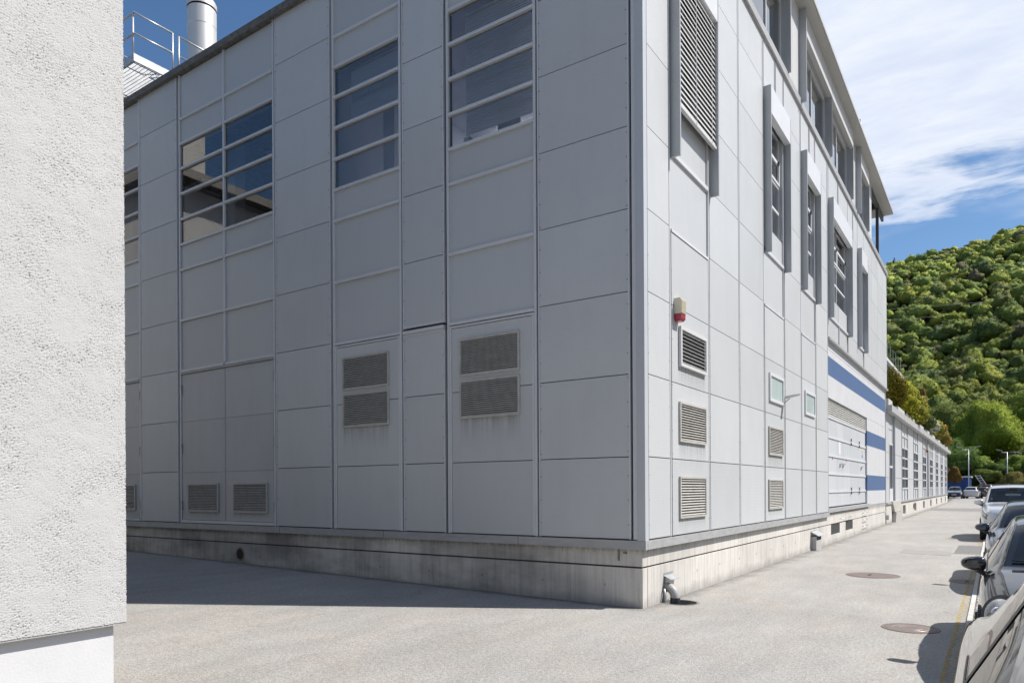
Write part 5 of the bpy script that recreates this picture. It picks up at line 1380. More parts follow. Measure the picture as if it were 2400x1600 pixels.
place_car(suv, 4.90, 20.3, 0.0, 'tall silver off-roader with light headlamps and roof rails facing the camera', GC)
hid, *_ = car_template('parked_car', 'hatch', paint('paint_graphite', (0.06, 0.062, 0.066), 0.5, 0.2))
place_car(hid, 5.05, 28.2, 0.0, 'dark grey car hidden behind the silver off-roader, only its shadow on the road', GC)
o = MB().tube([(4.20, 22.0, 1.86), (4.17, 22.25, 2.25)], .006, 6).build('antenna', M_BLACK, None)
bpy.data.objects.remove(o)
# cars in the far car park
GF = 'cars in the far car park'
def far(root, x, y, rz, label): place_car(root, x, y, rz, label, GF, z=ground_z(x, y))
blu.scale = (1.0, 1.0, 1.05)
far(copy_tree(blu), 0.15, 96.0, 0.0, 'dark car facing the camera at the end of the low wing')
wht, *_ = car_template('parked_car', 'hatch', paint('paint_white', (0.62, 0.63, 0.63), 0.0, 0.3))
far(wht, 2.05, 97.0, math.pi * .97, 'white hatchback seen from behind, right of the dark facing car')
far(copy_tree(hid), 3.9, 98.5, math.pi * .80, 'dark hatchback turned half sideways with a wheel showing in the far row')
far(copy_tree(blk), 6.1, 99.5, math.pi * .85, 'black car with red tail lamps behind the silver off-roader roof')
far(copy_tree(hid), -1.9, 98.0, 0.05, 'car mostly hidden behind the corner of the low wing')
far(copy_tree(hid), 8.6, 100.5, math.pi * .9, 'dark grey car at the right end of the far row')
# ------------------------------------------------------------------ hills of the valley
def hill_top(az):
    """elevation tangent of the ridge seen from the yard, by azimuth (clockwise from +Y)"""
    a = math.degrees(az)
    t = 0.279 + 0.0012 * (a + 7) if -7 <= a <= 12 else (0.302 if a > 12 else 0.279 + 0.003 * max(a + 7, -30))
    t += 0.02 * math.sin(az * 9 + 1) * min(1, abs(a + 2) / 20) + 0.012 * math.sin(az * 23)* min(1, abs(a + 2) / 20)
    return max(0.10, min(0.36, t))
def hill_z(x, y):
    r = math.hypot(x, y); az = math.atan2(x, y)
    d = abs(math.degrees(az)); 
    r0 = 150.0 if d < 60 else 150 + min(1, (d - 60) / 40) * 130
    r1 = r0 + 480
    t = (r - r0) / (r1 - r0)
    if t <= 0: return 0.3 + 2.2 * max(0, (r - (r0 - 20)) / 20)
    top = hill_top(az) * r1
    if t < 1: s = 2.5 + (top - 2.5) * (t ** 1.08) + 8.0 * math.sin(x * .045 + y * .021) * math.sin(t * math.pi) + 4.5 * math.sin(x * .11 - y * .043) * math.sin(t * math.pi)
    else: s = top - (r - r1) * 0.05
    return s
M_FLOOR = mat('forest_floor', (0.035, 0.045, 0.016), 0.95, var=0.35, scale=0.12, col2=(0.055, 0.045, 0.025))
na, nr_ = 180, 46  # full ring: its unseen sides are added to cut low sky light
V, F = [], []
for i in range(na):
    az = 2 * math.pi * i / na
    for k in range(nr_):
        d = abs((math.degrees(az) + 180) % 360 - 180)
        r0 = 128.0 if d < 60 else 128 + min(1, (d - 60) / 40) * 130
        r = r0 + (700 + 0) * (k / (nr_ - 1)) ** 1.2
        x, y = r * math.sin(az), r * math.cos(az)
        V.append((x, y, hill_z(x, y) if k else 0.2))
for i in range(na):
    for k in range(nr_ - 1):
        a, b = i * nr_ + k, ((i + 1) % na) * nr_ + k
        F.append((a, a + 1, b + 1, b))
o = bpy.data.objects.new('hillside', numpy_mesh('hillside', V, F, M_FLOOR, smooth=True)); link(o); tag(o, kind='structure')

# ------------------------------------------------------------------ foliage
def leaf_mat(name, transl=0.38):
    """leaf colour from a per-tree attribute (species), slightly varied per leaf"""
    m, nt, out = nodes_of(name)
    N, L = nt.nodes, nt.links
    at = N.new('ShaderNodeAttribute'); at.attribute_name = 'leaf'
    p = N.new('ShaderNodeBsdfPrincipled'); p.inputs['Roughness'].default_value = 0.8; p.inputs['Specular IOR Level'].default_value = 0.12
    t = N.new('ShaderNodeBsdfTranslucent')
    hs = N.new('ShaderNodeHueSaturation'); hs.inputs['Value'].default_value = 1.35; hs.inputs['Saturation'].default_value = 1.0
    L.new(at.outputs['Color'], hs.inputs['Color'])
    cn = N.new('ShaderNodeAttribute'); cn.attribute_name = 'crown_normal'
    L.new(cn.outputs['Vector'], p.inputs['Normal']); L.new(cn.outputs['Vector'], t.inputs['Normal'])
    L.new(at.outputs['Color'], p.inputs['Base Color']); L.new(hs.outputs[0], t.inputs[0])
    ms = N.new('ShaderNodeMixShader'); ms.inputs[0].default_value = transl
    L.new(p.outputs[0], ms.inputs[1]); L.new(t.outputs[0], ms.inputs[2]); L.new(ms.outputs[0], out.inputs[0])
    return m
M_LEAF = leaf_mat('leaves')
def leaf_cloud(n, lobes, size, rng, shell=0.82, flat=0.35, tilt=0.30):
    """n quads spread over lobes (cx,cy,cz,rx,ry,rz): returns (n*4,3)"""
    lobes = np.asarray(lobes, float)
    w = (lobes[:, 3] * lobes[:, 4] + lobes[:, 4] * lobes[:, 5]); w /= w.sum()
    k = rng.choice(len(lobes), n, p=w)
    d = rng.standard_normal((n, 3)); d /= np.linalg.norm(d, axis=1)[:, None]
    rad = shell + (1.08 - shell) * rng.random(n)
    c = lobes[k, :3] + d * lobes[k, 3:] * rad[:, None]
    for _ in range(4):
        q_ = ((c[:, None, :] - lobes[None, :, :3]) / lobes[None, :, 3:]); ins = ((q_ ** 2).sum(2) < (shell * .86) ** 2).any(1)
        if not ins.any(): break
        m_ = int(ins.sum()); k2 = rng.choice(len(lobes), m_, p=w); d2 = rng.standard_normal((m_, 3)); d2 /= np.linalg.norm(d2, axis=1)[:, None]
        k[ins] = k2; d[ins] = d2; c[ins] = lobes[k2, :3] + d2 * lobes[k2, 3:] * rad[ins][:, None]
    nrm = d + rng.standard_normal((n, 3)) * tilt + np.array([0, 0, flat * .4])
    nrm /= np.linalg.norm(nrm, axis=1)[:, None]
    cen = (lobes[:, :3] * (lobes[:, 3:4] ** 2)).sum(0) / (lobes[:, 3] ** 2).sum()
    ext = np.abs(lobes[:, :3] - cen).max(0) + lobes[:, 3:].mean(0)
    out = (c - cen) / ext
    sh = d * .55 + out * .8 + rng.standard_normal((n, 3)) * 0.14
    sh /= np.linalg.norm(sh, axis=1)[:, None]
    a = np.cross(nrm, rng.standard_normal((n, 3))); a /= np.linalg.norm(a, axis=1)[:, None]
    b = np.cross(nrm, a)
    s = size * (0.55 + 0.9 * rng.random(n))[:, None]
    e = (0.5 + 0.5 * rng.random(n))[:, None]
    q = np.stack([c - a * s - b * s * e * .3, c + b * s * e - a * s * .2, c + a * s + b * s * .3 * e, c - b * s * e + a * s * .2], 1)
    return np.concatenate([q.reshape(-1, 3), np.repeat(sh, 4, 0)], 1)       # position, shading normal
def foliage_mesh(name, verts, cols):
    n = len(verts) // 4
    nv = verts[:, 3:].astype(np.float32); verts = verts[:, :3]
    me = numpy_mesh(name, verts, np.arange(n * 4).reshape(-1, 4), M_LEAF)
    ca = me.color_attributes.new('leaf', 'FLOAT_COLOR', 'POINT')
    c = np.concatenate([cols, np.ones((len(cols), 1))], 1).astype(np.float32)
    ca.data.foreach_set('color', c.ravel())
    na_ = me.attributes.new('crown_normal', 'FLOAT_VECTOR', 'POINT'); na_.data.foreach_set('vector', nv.ravel())
    return me
def jitter(col, n, rng, a=0.22):
    c = np.repeat(np.array(col)[None, :], n, 0) * (1 + a * rng.standard_normal(n)[:, None])
    c[:, 0] *= 1 + 0.10 * rng.standard_normal(n)
    return np.repeat(np.clip(c, 0.004, 1), 4, 0)
GREENS = [(.26, .30, .065), (.21, .26, .065), (.155, .205, .06), (.31, .33, .07), (.12, .16, .06), (.22, .24, .08)]
def crown_lobes(rng, h, r, n=9):
    L = [(0, 0, h * .60, r * .72, r * .72, h * .30)]
    for k in range(n):
        a = 2 * math.pi * (k + rng.random()) / n; q = r * (.35 + .35 * rng.random()); zz = h * (.42 + .46 * rng.random())
        s = r * (.30 + .22 * rng.random()) * (1.15 - .5 * abs(zz / h - .6))
        L.append((q * math.cos(a), q * math.sin(a), zz, s, s, s * .8))
    L.append((0, 0, h * .86, r * .42, r * .42, h * .14))
    return L
def crown_mat():
    m, nt, out = nodes_of('canopy')
    N, L = nt.nodes, nt.links
    at = N.new('ShaderNodeAttribute'); at.attribute_name = 'leaf'
    p = N.new('ShaderNodeBsdfPrincipled'); p.inputs['Roughness'].default_value = 0.85; p.inputs['Specular IOR Level'].default_value = 0.1
    geo = N.new('ShaderNodeNewGeometry')
    n = N.new('ShaderNodeTexNoise'); n.inputs['Scale'].default_value = 0.95; n.inputs['Detail'].default_value = 7; n.inputs['Roughness'].default_value = 0.75
    L.new(geo.outputs['Position'], n.inputs['Vector'])
    mr = N.new('ShaderNodeMapRange'); mr.inputs['From Min'].default_value = 0.32; mr.inputs['From Max'].default_value = 0.68
    mr.inputs['To Min'].default_value = 0.55; mr.inputs['To Max'].default_value = 1.4
    L.new(n.outputs[0], mr.inputs[0])
    vm = N.new('ShaderNodeVectorMath'); vm.operation = 'SCALE'; L.new(at.outputs['Color'], vm.inputs[0]); L.new(mr.outputs[0], vm.inputs['Scale'])
    L.new(vm.outputs[0], p.inputs['Base Color'])
    b = N.new('ShaderNodeBump'); b.inputs['Strength'].default_value = 0.9; b.inputs['Distance'].default_value = 0.55
    L.new(n.outputs[0], b.inputs['Height']); L.new(b.outputs[0], p.inputs['Normal'])
    L.new(p.outputs[0], out.inputs[0])
    return m
M_CANOPY = crown_mat()
def crown_blob(rng, nu, nv, h=1.0, r=.40, lumps=26, conic=False):
    """lumpy crown: (verts, quads); height about 1, radius about r"""
    D = rng.standard_normal((lumps, 3)); D[:, 2] = np.abs(D[:, 2]) * .9 - .25; D /= np.linalg.norm(D, axis=1)[:, None]
    A = .16 + .16 * rng.random(lumps)
    th = np.linspace(.02, math.pi - .02, nv + 1); ph = np.arange(nu) / nu * 2 * math.pi
    T, P_ = np.meshgrid(th, ph, indexing='ij')
    d = np.stack([np.sin(T) * np.cos(P_), np.sin(T) * np.sin(P_), np.cos(T)], -1).reshape(-1, 3)
    lump = (np.clip(d @ D.T, 0, 1) ** 22 * A).max(1)
    lump2 = .06 * np.sin(d @ rng.standard_normal((3, 5)) * 5 + rng.random(5) * 6).sum(1) / 2
    R = .72 + lump * 1.9 + lump2
    v = d * R[:, None]
    V = np.stack([v[:, 0] * r, v[:, 1] * r, .56 + v[:, 2] * np.where(d[:, 2] > 0, .42, .38)], 1)
    I = (np.arange(nv)[:, None] * nu + np.arange(nu)[None, :]); J = (np.arange(nv)[:, None] * nu + (np.arange(nu)[None, :] + 1) % nu)
    F_ = np.stack([I, I + nu, J + nu, J], -1).reshape(-1, 4)
    return V, F_
# the wooded slope: one mass of crowns, thinning in detail with distance
rng = np.random.default_rng(5)
def with_leaves(blob, n, size, rng):
    """blob faces first, then leaf sprays standing off its surface"""
    V0, F0 = blob
    f0, f1, f2, f3 = (V0[F0[:, i]] for i in range(4))
    ar = np.linalg.norm(np.cross(f2 - f0, f3 - f1), axis=1); k = rng.choice(len(F0), n, p=ar / ar.sum())
    uu, vv_ = rng.random(n)[:, None], rng.random(n)[:, None]
    c = (f0[k] * (1 - uu) + f1[k] * uu) * (1 - vv_) + (f3[k] * (1 - uu) + f2[k] * uu) * vv_
    fn = np.cross(f2 - f0, f3 - f1); fn /= np.linalg.norm(fn, axis=1)[:, None] + 1e-9
    fn = fn[k]; fn *= np.sign((fn * (c - np.array([0, 0, .56]))).sum(1))[:, None]
    o_ = c - np.array([0, 0, .56]); o_ /= np.linalg.norm(o_, axis=1)[:, None] + 1e-6
    o_ = fn * .7 + o_ * .5 + rng.standard_normal((n, 3)) * .16; o_ /= np.linalg.norm(o_, axis=1)[:, None] + 1e-6
    c = c + fn * rng.uniform(0, .07, n)[:, None] ** 1.0
    nrm = fn + rng.standard_normal((n, 3)) * .45; nrm /= np.linalg.norm(nrm, axis=1)[:, None]
    a_ = np.cross(nrm, rng.standard_normal((n, 3))); a_ /= np.linalg.norm(a_, axis=1)[:, None]; b_ = np.cross(nrm, a_)
    s_ = size * rng.uniform(.5, 1.3, n)[:, None]
    q = np.stack([c - a_ * s_, c + b_ * s_ * .6, c + a_ * s_, c - b_ * s_ * .6], 1).reshape(-1, 3)
    nn = np.concatenate([np.zeros_like(V0), np.repeat(o_, 4, 0)])
    V1 = np.concatenate([np.concatenate([V0, q]), nn], 1)
    F1 = np.concatenate([F0, np.arange(n * 4).reshape(-1, 4) + len(V0)])
    mi = np.concatenate([np.zeros(len(F0), np.int32), np.ones(n, np.int32)])
    return V1, F1, mi
near_t = [with_leaves(crown_blob(rng, 14, 9), 480, .036, rng) for k in range(8)]
mid_t = [with_leaves(crown_blob(rng, 12, 8), 170, .052, rng) for k in range(8)]
far_t = [with_leaves(crown_blob(rng, 10, 6), 66, .075, rng) for k in range(8)]
def cone_t(rng):
    v = leaf_cloud(420, [(0, 0, .08 + .085 * k, .27 * (1 - k / 11.5), .27 * (1 - k / 11.5), .07) for k in range(11)], .035, rng, .5, .1)
    return v, np.arange(len(v)).reshape(-1, 4), np.ones(len(v) // 4, np.int32)
con_t = [cone_t(rng) for k in range(2)]
FF, MI = [], []; nvert = 0
VV, CC = [], []
r = 146.0
while r < 655:
    step = 3.35 + (r - 146) * 0.0043
    lo, hi = (-9.5, 8.5)
    arc = math.radians(hi - lo) * r
    n = int(arc / step)
    for k in range(n):
        az = math.radians(lo) + (k + rng.uniform(-.45, .45)) / n * math.radians(hi - lo)
        rr = r + rng.uniform(-.5, .5) * step
        x, y = rr * math.sin(az), rr * math.cos(az)
        if (rr < 168 and -2 < x < 60) or (rr < 190 and 3 < x < 60): continue
        band = math.sin(x * .021 + 2) + math.sin(y * .013 + x * .009)
        con = rng.random() < (0.012 if band < .4 else .03) and rr > 170
        h = rng.choice([3.8, 4.8, 5.9, 7.4, 9.8], p=[.2, .28, .27, .18, .07]) * rng.uniform(.9, 1.1)
        T = con_t if con else (near_t if rr < 290 else mid_t if rr < 430 else far_t)
        t, tf, tm = T[rng.integers(len(T))]
        ang = rng.uniform(0, 6.28); ca, sa = math.cos(ang), math.sin(ang)
        sc = h * rng.uniform(.85, 1.2); sz = h if not con else h * 1.2
        v = np.stack([(t[:, 0] * ca - t[:, 1] * sa) * sc + x, (t[:, 0] * sa + t[:, 1] * ca) * sc + y, t[:, 2] * sz + hill_z(x, y) - h * .12, t[:, 3] * ca - t[:, 4] * sa, t[:, 3] * sa + t[:, 4] * ca, t[:, 5]], 1)
        u = (rr - 146) / 500
        g = np.array(GREENS[4] if con else GREENS[rng.choice(6, p=[.22, .24, .2, .12 , .08, .14])])
        if con: g = np.array((0.014, 0.026, 0.014))
        g = g * (0.85 + 0.45 * u) * rng.uniform(.72, 1.22)
        if not con and rng.random() < .03: g = np.array((0.14, 0.13, 0.075))       # blossom or bare twigs
        VV.append(v); FF.append(tf + nvert); MI.append(tm); nvert += len(v)
        CC.append(np.repeat(np.clip(g, .004, 1)[None, :], len(v), 0) * (1 + .05 * rng.standard_normal(len(v)))[:, None])
    r += step * .86
VV = np.concatenate(VV); CC = np.concatenate(CC); FF = np.concatenate(FF); MI = np.concatenate(MI)
me = numpy_mesh('forest', VV[:, :3], FF, M_CANOPY, smooth=True); me.materials.append(M_LEAF)
me.polygons.foreach_set('material_index', MI)
ca = me.color_attributes.new('leaf', 'FLOAT_COLOR', 'POINT'); ca.data.foreach_set('color', np.concatenate([CC, np.ones((len(CC), 1))], 1).astype(np.float32).ravel())
na_ = me.attributes.new('crown_normal', 'FLOAT_VECTOR', 'POINT'); na_.data.foreach_set('vector', VV[:, 3:].astype(np.float32).ravel())
o = bpy.data.objects.new('forest', me); link(o)
tag(o, 'dense green wood covering the hillside behind the car park', 'forest', kind='stuff')
FOREST_FACES = len(FF)

M_BARK = mat('bark', (0.075, 0.06, 0.045), 0.9, var=0.3, scale=8, bump=0.5, bscale=20)
def tree(name, x, y, z, h, r, col, label, n=2600, leaf=.30, seed=1, trunk_h=.35, lobes=None, group='trees beyond the car park', cat='tree', lean=(0, 0), bark=None):
    rg = np.random.default_rng(seed)
    n = int(n * 3.6); leaf *= .60
    t = thing(name, (x, y, z), label, cat, group)
    if lobes is None:
        col = tuple(2.2 * q for q in col)
        V1, F1, mi = with_leaves(crown_blob(rg, 26, 16, lumps=38), n, leaf / h * .8, rg)
        V1 = V1.copy(); V1[:, :2] *= r / .42; V1[:, 2] *= h
        me = numpy_mesh('crown', V1[:, :3], F1, M_CANOPY, smooth=True); me.materials.append(M_LEAF); me.polygons.foreach_set('material_index', mi)
        cc = np.repeat(np.clip(np.array(col), .004, 1)[None, :], len(V1), 0) * (1 + .06 * rg.standard_normal(len(V1)))[:, None]
        me.color_attributes.new('leaf', 'FLOAT_COLOR', 'POINT').data.foreach_set('color', np.concatenate([cc, np.ones((len(cc), 1))], 1).astype(np.float32).ravel())
        me.attributes.new('crown_normal', 'FLOAT_VECTOR', 'POINT').data.foreach_set('vector', V1[:, 3:].astype(np.float32).ravel())
    else:
        v = leaf_cloud(n, lobes, leaf, rg); col = tuple(1.5 * q for q in col)
        me = foliage_mesh('crown', v, jitter(col, n, rg, .12))
    link(bpy.data.objects.new('crown', me), (x, y, z), t)
    mb = MB()
    tr = h * .035 if r > 1 else h * .03
    mb.tube([(x, y, z - .2), (x + lean[0] * .3, y, z + h * trunk_h * .6), (x + lean[0] * .7, y + lean[1], z + h * trunk_h * 1.2), (x + lean[0], y + lean[1], z + h * .75)], [tr, tr * .8, tr * .6, tr * .2], 8)
    for k in range(6):
        a = rg.uniform(0, 6.28); zz = h * rg.uniform(trunk_h * .8, .6)
        mb.tube([(x + lean[0] * zz / h, y, z + zz), (x + r * .35 * math.cos(a), y + r * .35 * math.sin(a), z + zz + h * .12), (x + r * .65 * math.cos(a), y + r * .65 * math.sin(a), z + zz + h * .2)], [tr * .4, tr * .3, tr * .12], 6)
    mb.build('trunk', bark or M_BARK, t, smooth=True)
    return t
# single trees between the car park and the slope
tree('broadleaf_tree', 3.0, 150, 2.0, 16.0, 5.0, (0.13, 0.165, 0.026), 'big bright green tree behind the street lamp with a slanting bare limb', 5200, .34, 3, .30, lean=(-2.5, 0))
tree('broadleaf_tree', -1.8, 128, .4, 8.6, 3.9, (0.050, 0.082, 0.020), 'round dark green tree above the blue shed, left of the lamp pole', 3200, .26, 4, .2)
tree('broadleaf_tree', -8.0, 136, .5, 13, 5.0, (0.040, 0.068, 0.022), 'dark tree right behind the end of the low wing', 3600, .30, 5, .2)
tree('broadleaf_tree', 8.3, 132, .4, 6.0, 3.0, (0.12, 0.155, 0.026), 'small light green tree right of the big tree, below the upper road', 2400, .22, 6, .15)
tree('broadleaf_tree', 13.2, 131, .4, 6.6, 3.6, (0.034, 0.058, 0.020), 'dark green bush at the right edge above the off-roader roof', 2600, .24, 7, .12)
tree('broadleaf_tree', -3.5, 160, 4, 15, 6.0, (0.072, 0.092, 0.024), 'olive green tree on the slope between the planters and the big tree', 4200, .34, 8, .2)
tree('broadleaf_tree', 12.0, 172, 7, 14, 6.4, (0.11, 0.145, 0.026), 'broad green tree on the slope above the upper road at right', 4200, .34, 9, .2)
tree('young_tree', -0.35, 106, .31, 4.3, 1.15, (0.15, 0.095, 0.03), 'young orange-brown leaved tree in front of the blue shed', 480, .16, 10, .45, [(0, 0, 3.0, .8, .8, .9), (.5, .2, 2.6, .5, .5, .5), (-.5, 0, 2.8, .5, .5, .6), (.1, -.3, 3.8, .45, .45, .5)])
tree('low_shrub', -1.7, 93, .28, 1.6, .7, (0.10, 0.15, 0.02), 'bright green shrub beside the corner of the low wing', 500, .10, 11, .1, cat='shrub', group=None)
tree('low_shrub', 6.6, 124, .3, 3.6, 1.9, (0.10, 0.095, 0.03), 'yellowish bush on the bank between the two lamp poles', 1300, .16, 12, .1, cat='shrub', group=None)
BUSH = ['dark bush left of the right hand lamp pole', 'bright green bush below the upper road', 'broad olive bush on the bank near the leaning post', 'pale green bush at the foot of the big tree', 'round dark bush beside the right hand lamp', 'tall bush at the right edge of the picture on the bank']
for k, (x, y, h, r, c) in enumerate(((4.9, 127, 3.4, 1.7, (0.05, 0.08, 0.02)), (7.6, 133, 3.6, 2.4, (0.10, 0.14, 0.025)), (3.2, 125, 2.8, 2.2, (0.075, 0.095, 0.022)), (1.9, 131, 4.0, 2.4, (0.10, 0.135, 0.03)), (9.6, 127, 4.2, 2.2, (0.045, 0.07, 0.02)), (11.5, 140, 4.5, 2.8, (0.09, 0.125, 0.025)))):
    tree('bank_bush', x, y, .6 + max(0, (y - 121) * .22), h, r, c, BUSH[k], 1500, .17, 80 + k, .1, cat='bush', group='bushes on the bank')
# grass bank
M_GRASS = mat('bank_grass', (0.06, 0.085, 0.022), 0.9, var=0.3, scale=1.2, bump=0.5, bscale=6)
mb = MB()
nx = 24
for i in range(nx + 1):
    x = -4 + 44 * i / nx
    for (y, z) in ((121, .28), (124, .9), (128, 2.2), (136, 4.0), (150, 6.6)): mb.v.append((x, y + math.sin(x * .7) * .8, z + .25 * math.sin(x * 1.3 + y)))
for i in range(nx):
    for k in range(4): mb.f.append((i * 5 + k, (i + 1) * 5 + k, (i + 1) * 5 + k + 1, i * 5 + k + 1))
o = mb.build('grass_bank', M_GRASS, origin=(18, 130, 0), smooth=True); tag(o, kind='structure')
# upper road with parapet and a white car on it
o = MB().box(6.5, 60, 150, 157, 3, 6.75).build('upper_road', M_PATCH, origin=(33, 153, 3)); tag(o, kind='structure')
p = thing('road_parapet', (33, 150, 6.7), 'grey parapet wall and rail along the upper road at right', 'parapet')
MB().box(6.5, 60, 149.7, 150.0, 6.0, 7.05).build('wall', mat('parapet_grey', (0.33, 0.32, 0.30), 0.85, var=.15, scale=2), p)
MB().box(6.5, 60, 157.0, 157.3, 6.7, 8.6).build('retaining_wall', MATS['parapet_grey'], p)
for k in range(20): pbox('post', 7 + 2.4 * k, 7.1 + 2.4 * k, 149.8, 149.9, 7.05, 7.6, M_STEEL, p)
MB().tube([(6.5, 149.85, 7.6), (60, 149.85, 7.6)], .035, 6).build('rail', M_STEEL, p)
up = copy_tree(wht); place_car(up, 7.9, 152, math.pi / 2, 'small white car driving on the upper road at right', None, z=6.75)
# street lamps
def lamp(x, y, z, h, label, double=True, arm=0.75, rz=0.0):
    t = thing('street_lamp', (x, y, z), label, 'street lamp', 'street lamps of the car park')
    mb = MB().tube([(x, y, z), (x, y, z + 1.2), (x, y, z + h)], [.085, .075, .055], 12).build('pole', M_STEEL, t, smooth=True)
    ca, sa = math.cos(rz), math.sin(rz)
    for sg in ((-1, 1) if double else (1,)):
        MB().tube([(x, y, z + h - .05), (x + sg * arm * ca, y + sg * arm * sa, z + h - .05), (x + sg * arm * ca, y + sg * arm * sa, z + h + .28)], .04, 8).build('arm', M_STEEL, t, smooth=True)
        MB().obox((x + sg * (arm + .30) * ca, y + sg * (arm + .30) * sa, z + h + .33), (sg * ca, sg * sa, .22), (-sa, ca, 0), (0, 0, 1), .40, .14, .045).build('lamp_head', M_STEEL, t)
    return t
lamp(1.30, 109, .31, 6.75, 'tall double-headed street lamp in front of the blue shed')
lamp(5.95, 124, .5, 6.6, 'street lamp with white head at right of the big tree', False, .7, math.pi)
lamp(5.5, 140, 2.0, 3.2, 'shorter distant lamp pole just left of the right hand street lamp', False, .6, math.pi)
o = MB().tube([(4.62, 126, .3), (4.45, 126, 3.2)], .06, 8).build('leaning_post', M_STEEL, smooth=True); tag(o, 'short leaning grey post on the bank left of the right hand lamp', 'post')
# blue shed, brown roofed hut, leaning ladder rack and stacked timber at the end of the lot
s = thing('blue_shed', (-3.5, 116, .3), 'bright blue flat-roofed shed at the end of the car park', 'shed')
M_SHED = mat('shed_blue', (0.012, 0.05, 0.21), 0.5, var=.08, scale=2)
MB().box(-12, 1.35, 114, 122, .2, 3.15).build('wall', M_SHED, s)
for k in range(13): pbox('panel_rib', -11.5 + k, -11.46 + k, 113.96, 114, .3, 3.1, M_SHED, s)
MB().box(-12.1, 1.5, 113.85, 122.1, 3.16, 3.33).build('roof', M_BOXW, s)
b = thing('brown_roofed_hut', (-5, 127, .3), 'hut with brown tiled roof peeping out behind the blue shed', 'hut')
MB().box(-9, -1.2, 124, 130, .2, 4.2).build('wall', M_PALE, b)
mb = MB(); mb.v = [(-9.5, 123.4, 4.1), (-.7, 123.4, 4.1), (-.7, 130.6, 4.1), (-9.5, 130.6, 4.1), (-5.6, 127, 7.2), (-4.6, 127, 7.2)]
mb.f = [(0, 1, 5, 4), (1, 2, 5), (2, 3, 4, 5), (3, 0, 4)]
mb.build('roof', mat('brown_tiles', (0.17, 0.095, 0.065), .85, var=.25, scale=6), b)
r_ = thing('tilted_frame', (2.6, 117, .3), 'white tilted ladder frame leaning on a post beside the blue shed', 'frame')
mb = MB()
for sx in (-.3, .3): mb.tube([(2.2 + sx, 117, 3.5), (3.1 + sx, 117, 1.9)], .05, 6)
for k in range(5): mb.tube([(2.2 - .3 + .2 * k, 117, 3.4 - .35 * k), (2.2 + .3 + .2 * k, 117, 3.4 - .35 * k)], .04, 6)
mb.build('ladder', M_BOXW, r_); MB().tube([(2.6, 117.1, .3), (2.6, 117.1, 3.2)], .06, 6).build('post', M_BARK, r_)
c_ = thing('carport_roof', (6, 118, .3), 'low flat carport roof with timber beams behind the far cars', 'carport')
MB().box(2.4, 10.5, 116.5, 119.5, 1.95, 2.12).build('roof', mat('carport_tin', (0.30, 0.24, 0.22), .7, var=.2), c_)
for k in range(4): pbox('post', 2.6 + 2.5 * k, 2.72 + 2.5 * k, 116.7, 116.82, .3, 1.95, M_STEEL, c_)
# overhead lines across the slope
for k in range(3):
    o = MB().tube([(-90 + 20 * q, 330 + 2 * q, 62 + 4.5 * k + 9 - .02 * (q - 5) * (12 - q) - 1.0 * q * .6) for q in range(12)], .05, 4).build('power_line', M_STEEL); tag(o, ('upper', 'middle', 'lower')[2 - k] + ' thin power line strung across the wooded slope', 'power line', 'power lines')

# ------------------------------------------------------------------ shrubs in the planters
def shrub(name, x, y, z, L, col, label, n=900, leaf=.09, seed=1, col2=None):
    rg = np.random.default_rng(seed)
    t = thing(name, (x, y, z), label, 'shrub', 'shrubs in the roof planters')
    n = int(n * 1.8); leaf *= .72
    v = leaf_cloud(n, L, leaf, rg, .6, tilt=.5)
    col = tuple(1.9 * q for q in col); col2 = None if col2 is None else tuple(min(.8, 1.6 * q) for q in col2)
    cc = jitter(col, n, rg, .15)
    if col2 is not None:
        pick = np.repeat(rg.random(n) < (.22 if col2[0] > .3 and col2[1] < .2 else .45), 4); cc2 = jitter(col2, n, rg, .2); cc[pick] = cc2[pick]
    link(bpy.data.objects.new('foliage', foliage_mesh('foliage', v, cc)), (x, y, z), t)
    mb = MB()
    for k in range(4): mb.tube([(x, y, z), (x + .1 * math.cos(k * 1.6), y + .2 * math.sin(k * 1.6), z + L[0][2])], [.03, .012], 5)
    mb.build('stem', M_BARK, t)
    return t
GOLD, RED_, OLIVE, DK = (0.26, 0.255, 0.03), (0.30, 0.07, 0.045), (0.10, 0.10, 0.03), (0.055, 0.075, 0.022)
def L_(*q): return list(q)
shrub('thuja', -.35, 34.6, 6.0, [(0, 0, .35 + .24 * k, .85 * math.sin(.6 + 2.3 * k / 8), 1.0 * math.sin(.6 + 2.3 * k / 8), .3) for k in range(9)], (0.105, 0.092, 0.012), 'rounded golden-green thuja in the second planter beside the factory wall', 4200, .06, 21)
shrub('juniper', -.25, 39.2, 6.0, L_((0, 0, .7, .9, 1.6, .7), (.1, .8, 1.5, .6, 1.2, .6), (.15, -.8, .8, .7, .9, .5), (0, .3, 1.9, .5, .9, .4)), GOLD, 'large golden yellow juniper spilling from the third planter', 4200, .085, 22, (0.15, 0.16, 0.02))
shrub('juniper', -.2, 44.0, 6.0, L_((.1, 0, .6, .9, 1.6, .7), (.2, .9, 1.4, .6, 1.2, .6), (0, -.4, 1.9, .5, 1.0, .4)), (0.24, 0.25, 0.03), 'yellow-green juniper in the fourth planter', 3600, .09, 23, OLIVE)
shrub('photinia', -.15, 49.0, 6.0, L_((0, 0, 1.0, .6, 1.2, .7), (0, .6, 2.0, .5, .9, .6), (.1, .3, 2.6, .3, .5, .4)), OLIVE, 'green shrub with red young leaves in the fifth planter', 2600, .09, 24, RED_)
shrub('box_shrub', -.1, 52.4, 6.0, L_((0, 0, .7, .8, 1.2, .6)), DK, 'dark green low shrub at the near end of the sixth planter', 1600, .08, 25)
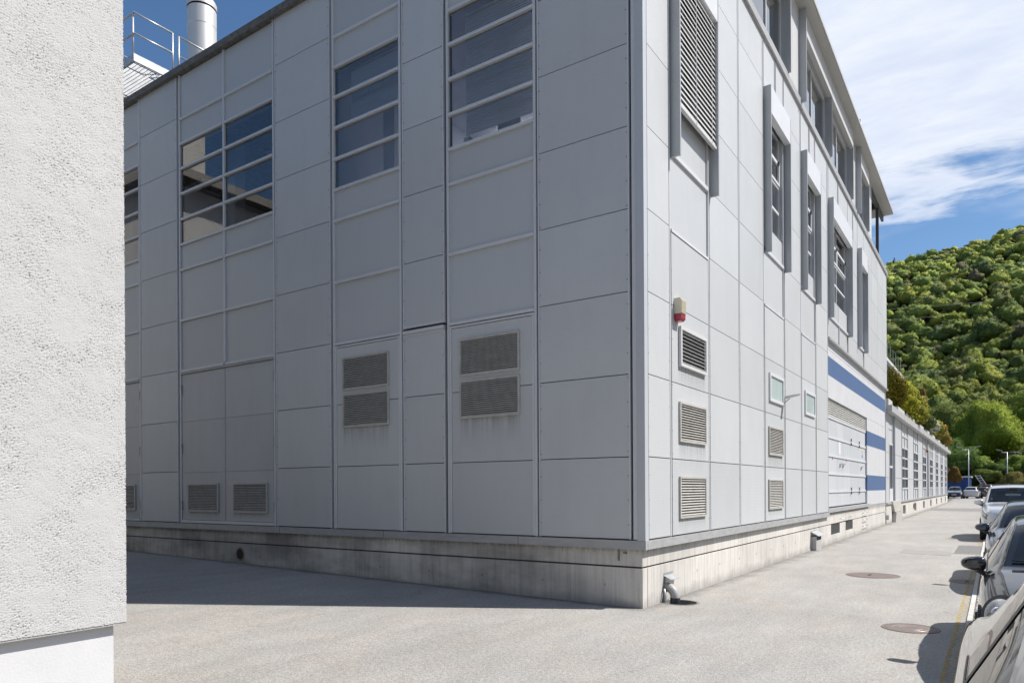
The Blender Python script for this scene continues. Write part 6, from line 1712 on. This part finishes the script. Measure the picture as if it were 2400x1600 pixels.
shrub('white_shrub', -.05, 57.8, 6.0, L_((0, 0, .8, .7, 1.4, .6)), (0.12, 0.14, 0.05), 'white-flowering shrub in the seventh planter', 1800, .08, 26, (0.55, 0.53, 0.46))
shrub('juniper', -.1, 64.9, 6.0, L_((0, 0, .8, .8, 2.0, .7), (0, .8, 1.4, .6, 1.2, .5)), (0.18, 0.175, 0.03), 'pale yellow shrub in the eighth planter', 2200, .1, 27, OLIVE)
shrub('brown_shrub', -.1, 71.8, 6.0, L_((0, 0, .6, .8, 1.6, .6)), (0.12, 0.10, 0.03), 'brownish shrub at the near end of the ninth planter', 1600, .1, 28, OLIVE)
shrub('photinia', -.1, 78.3, 6.0, L_((0, 0, .7, .7, 1.8, .6), (0, .6, 1.4, .4, 1.1, .5), (0, .4, 2.0, .3, .7, .4)), (0.18, 0.15, 0.03), 'yellowish shrub with red shoots in the farthest planter', 1800, .11, 29, RED_)
shrub('juniper', -.2, 74.3, 6.0, L_((0, 0, .6, .7, 1.4, .5)), (0.17, 0.17, 0.03), 'low yellow-green shrub at the far end of the ninth planter', 1200, .11, 30, OLIVE)
# conifers that stand out in the wood
for k, (x, y, h, lab) in enumerate(((-21.5, 208, 19, 'tall dark blue-green conifer half way up the wooded slope'),)):
    tree('conifer', x, y, hill_z(x, y), h, 4, (0.018, 0.032, 0.020), lab, 3600, .30, 40 + k, .2, [(0, 0, h * (.08 + .085 * q), 4.4 * (1 - q / 11.5), 4.4 * (1 - q / 11.5), h * .055) for q in range(11)], None, 'conifer')
print('forest faces', FOREST_FACES)

# unseen evergreens added along the alley to darken the factory's left facade
for k in range(6):
    tree('added_shade_tree', -6.9 - 2.5 * k, -9.8, .1, 12.0, 1.9, (0.022, 0.036, 0.016), ('first', 'second', 'third', 'fourth', 'fifth', 'last')[k] + ' unseen tall dark evergreen added to shade the facade, counted from the white building', 2600, .17, 60 + k, .1,
         [(0, 0, .9 + 1.1 * q, 1.75 - .06 * q, 1.9 - .05 * q, .95) for q in range(10)], 'unseen evergreens added to shade the alley')
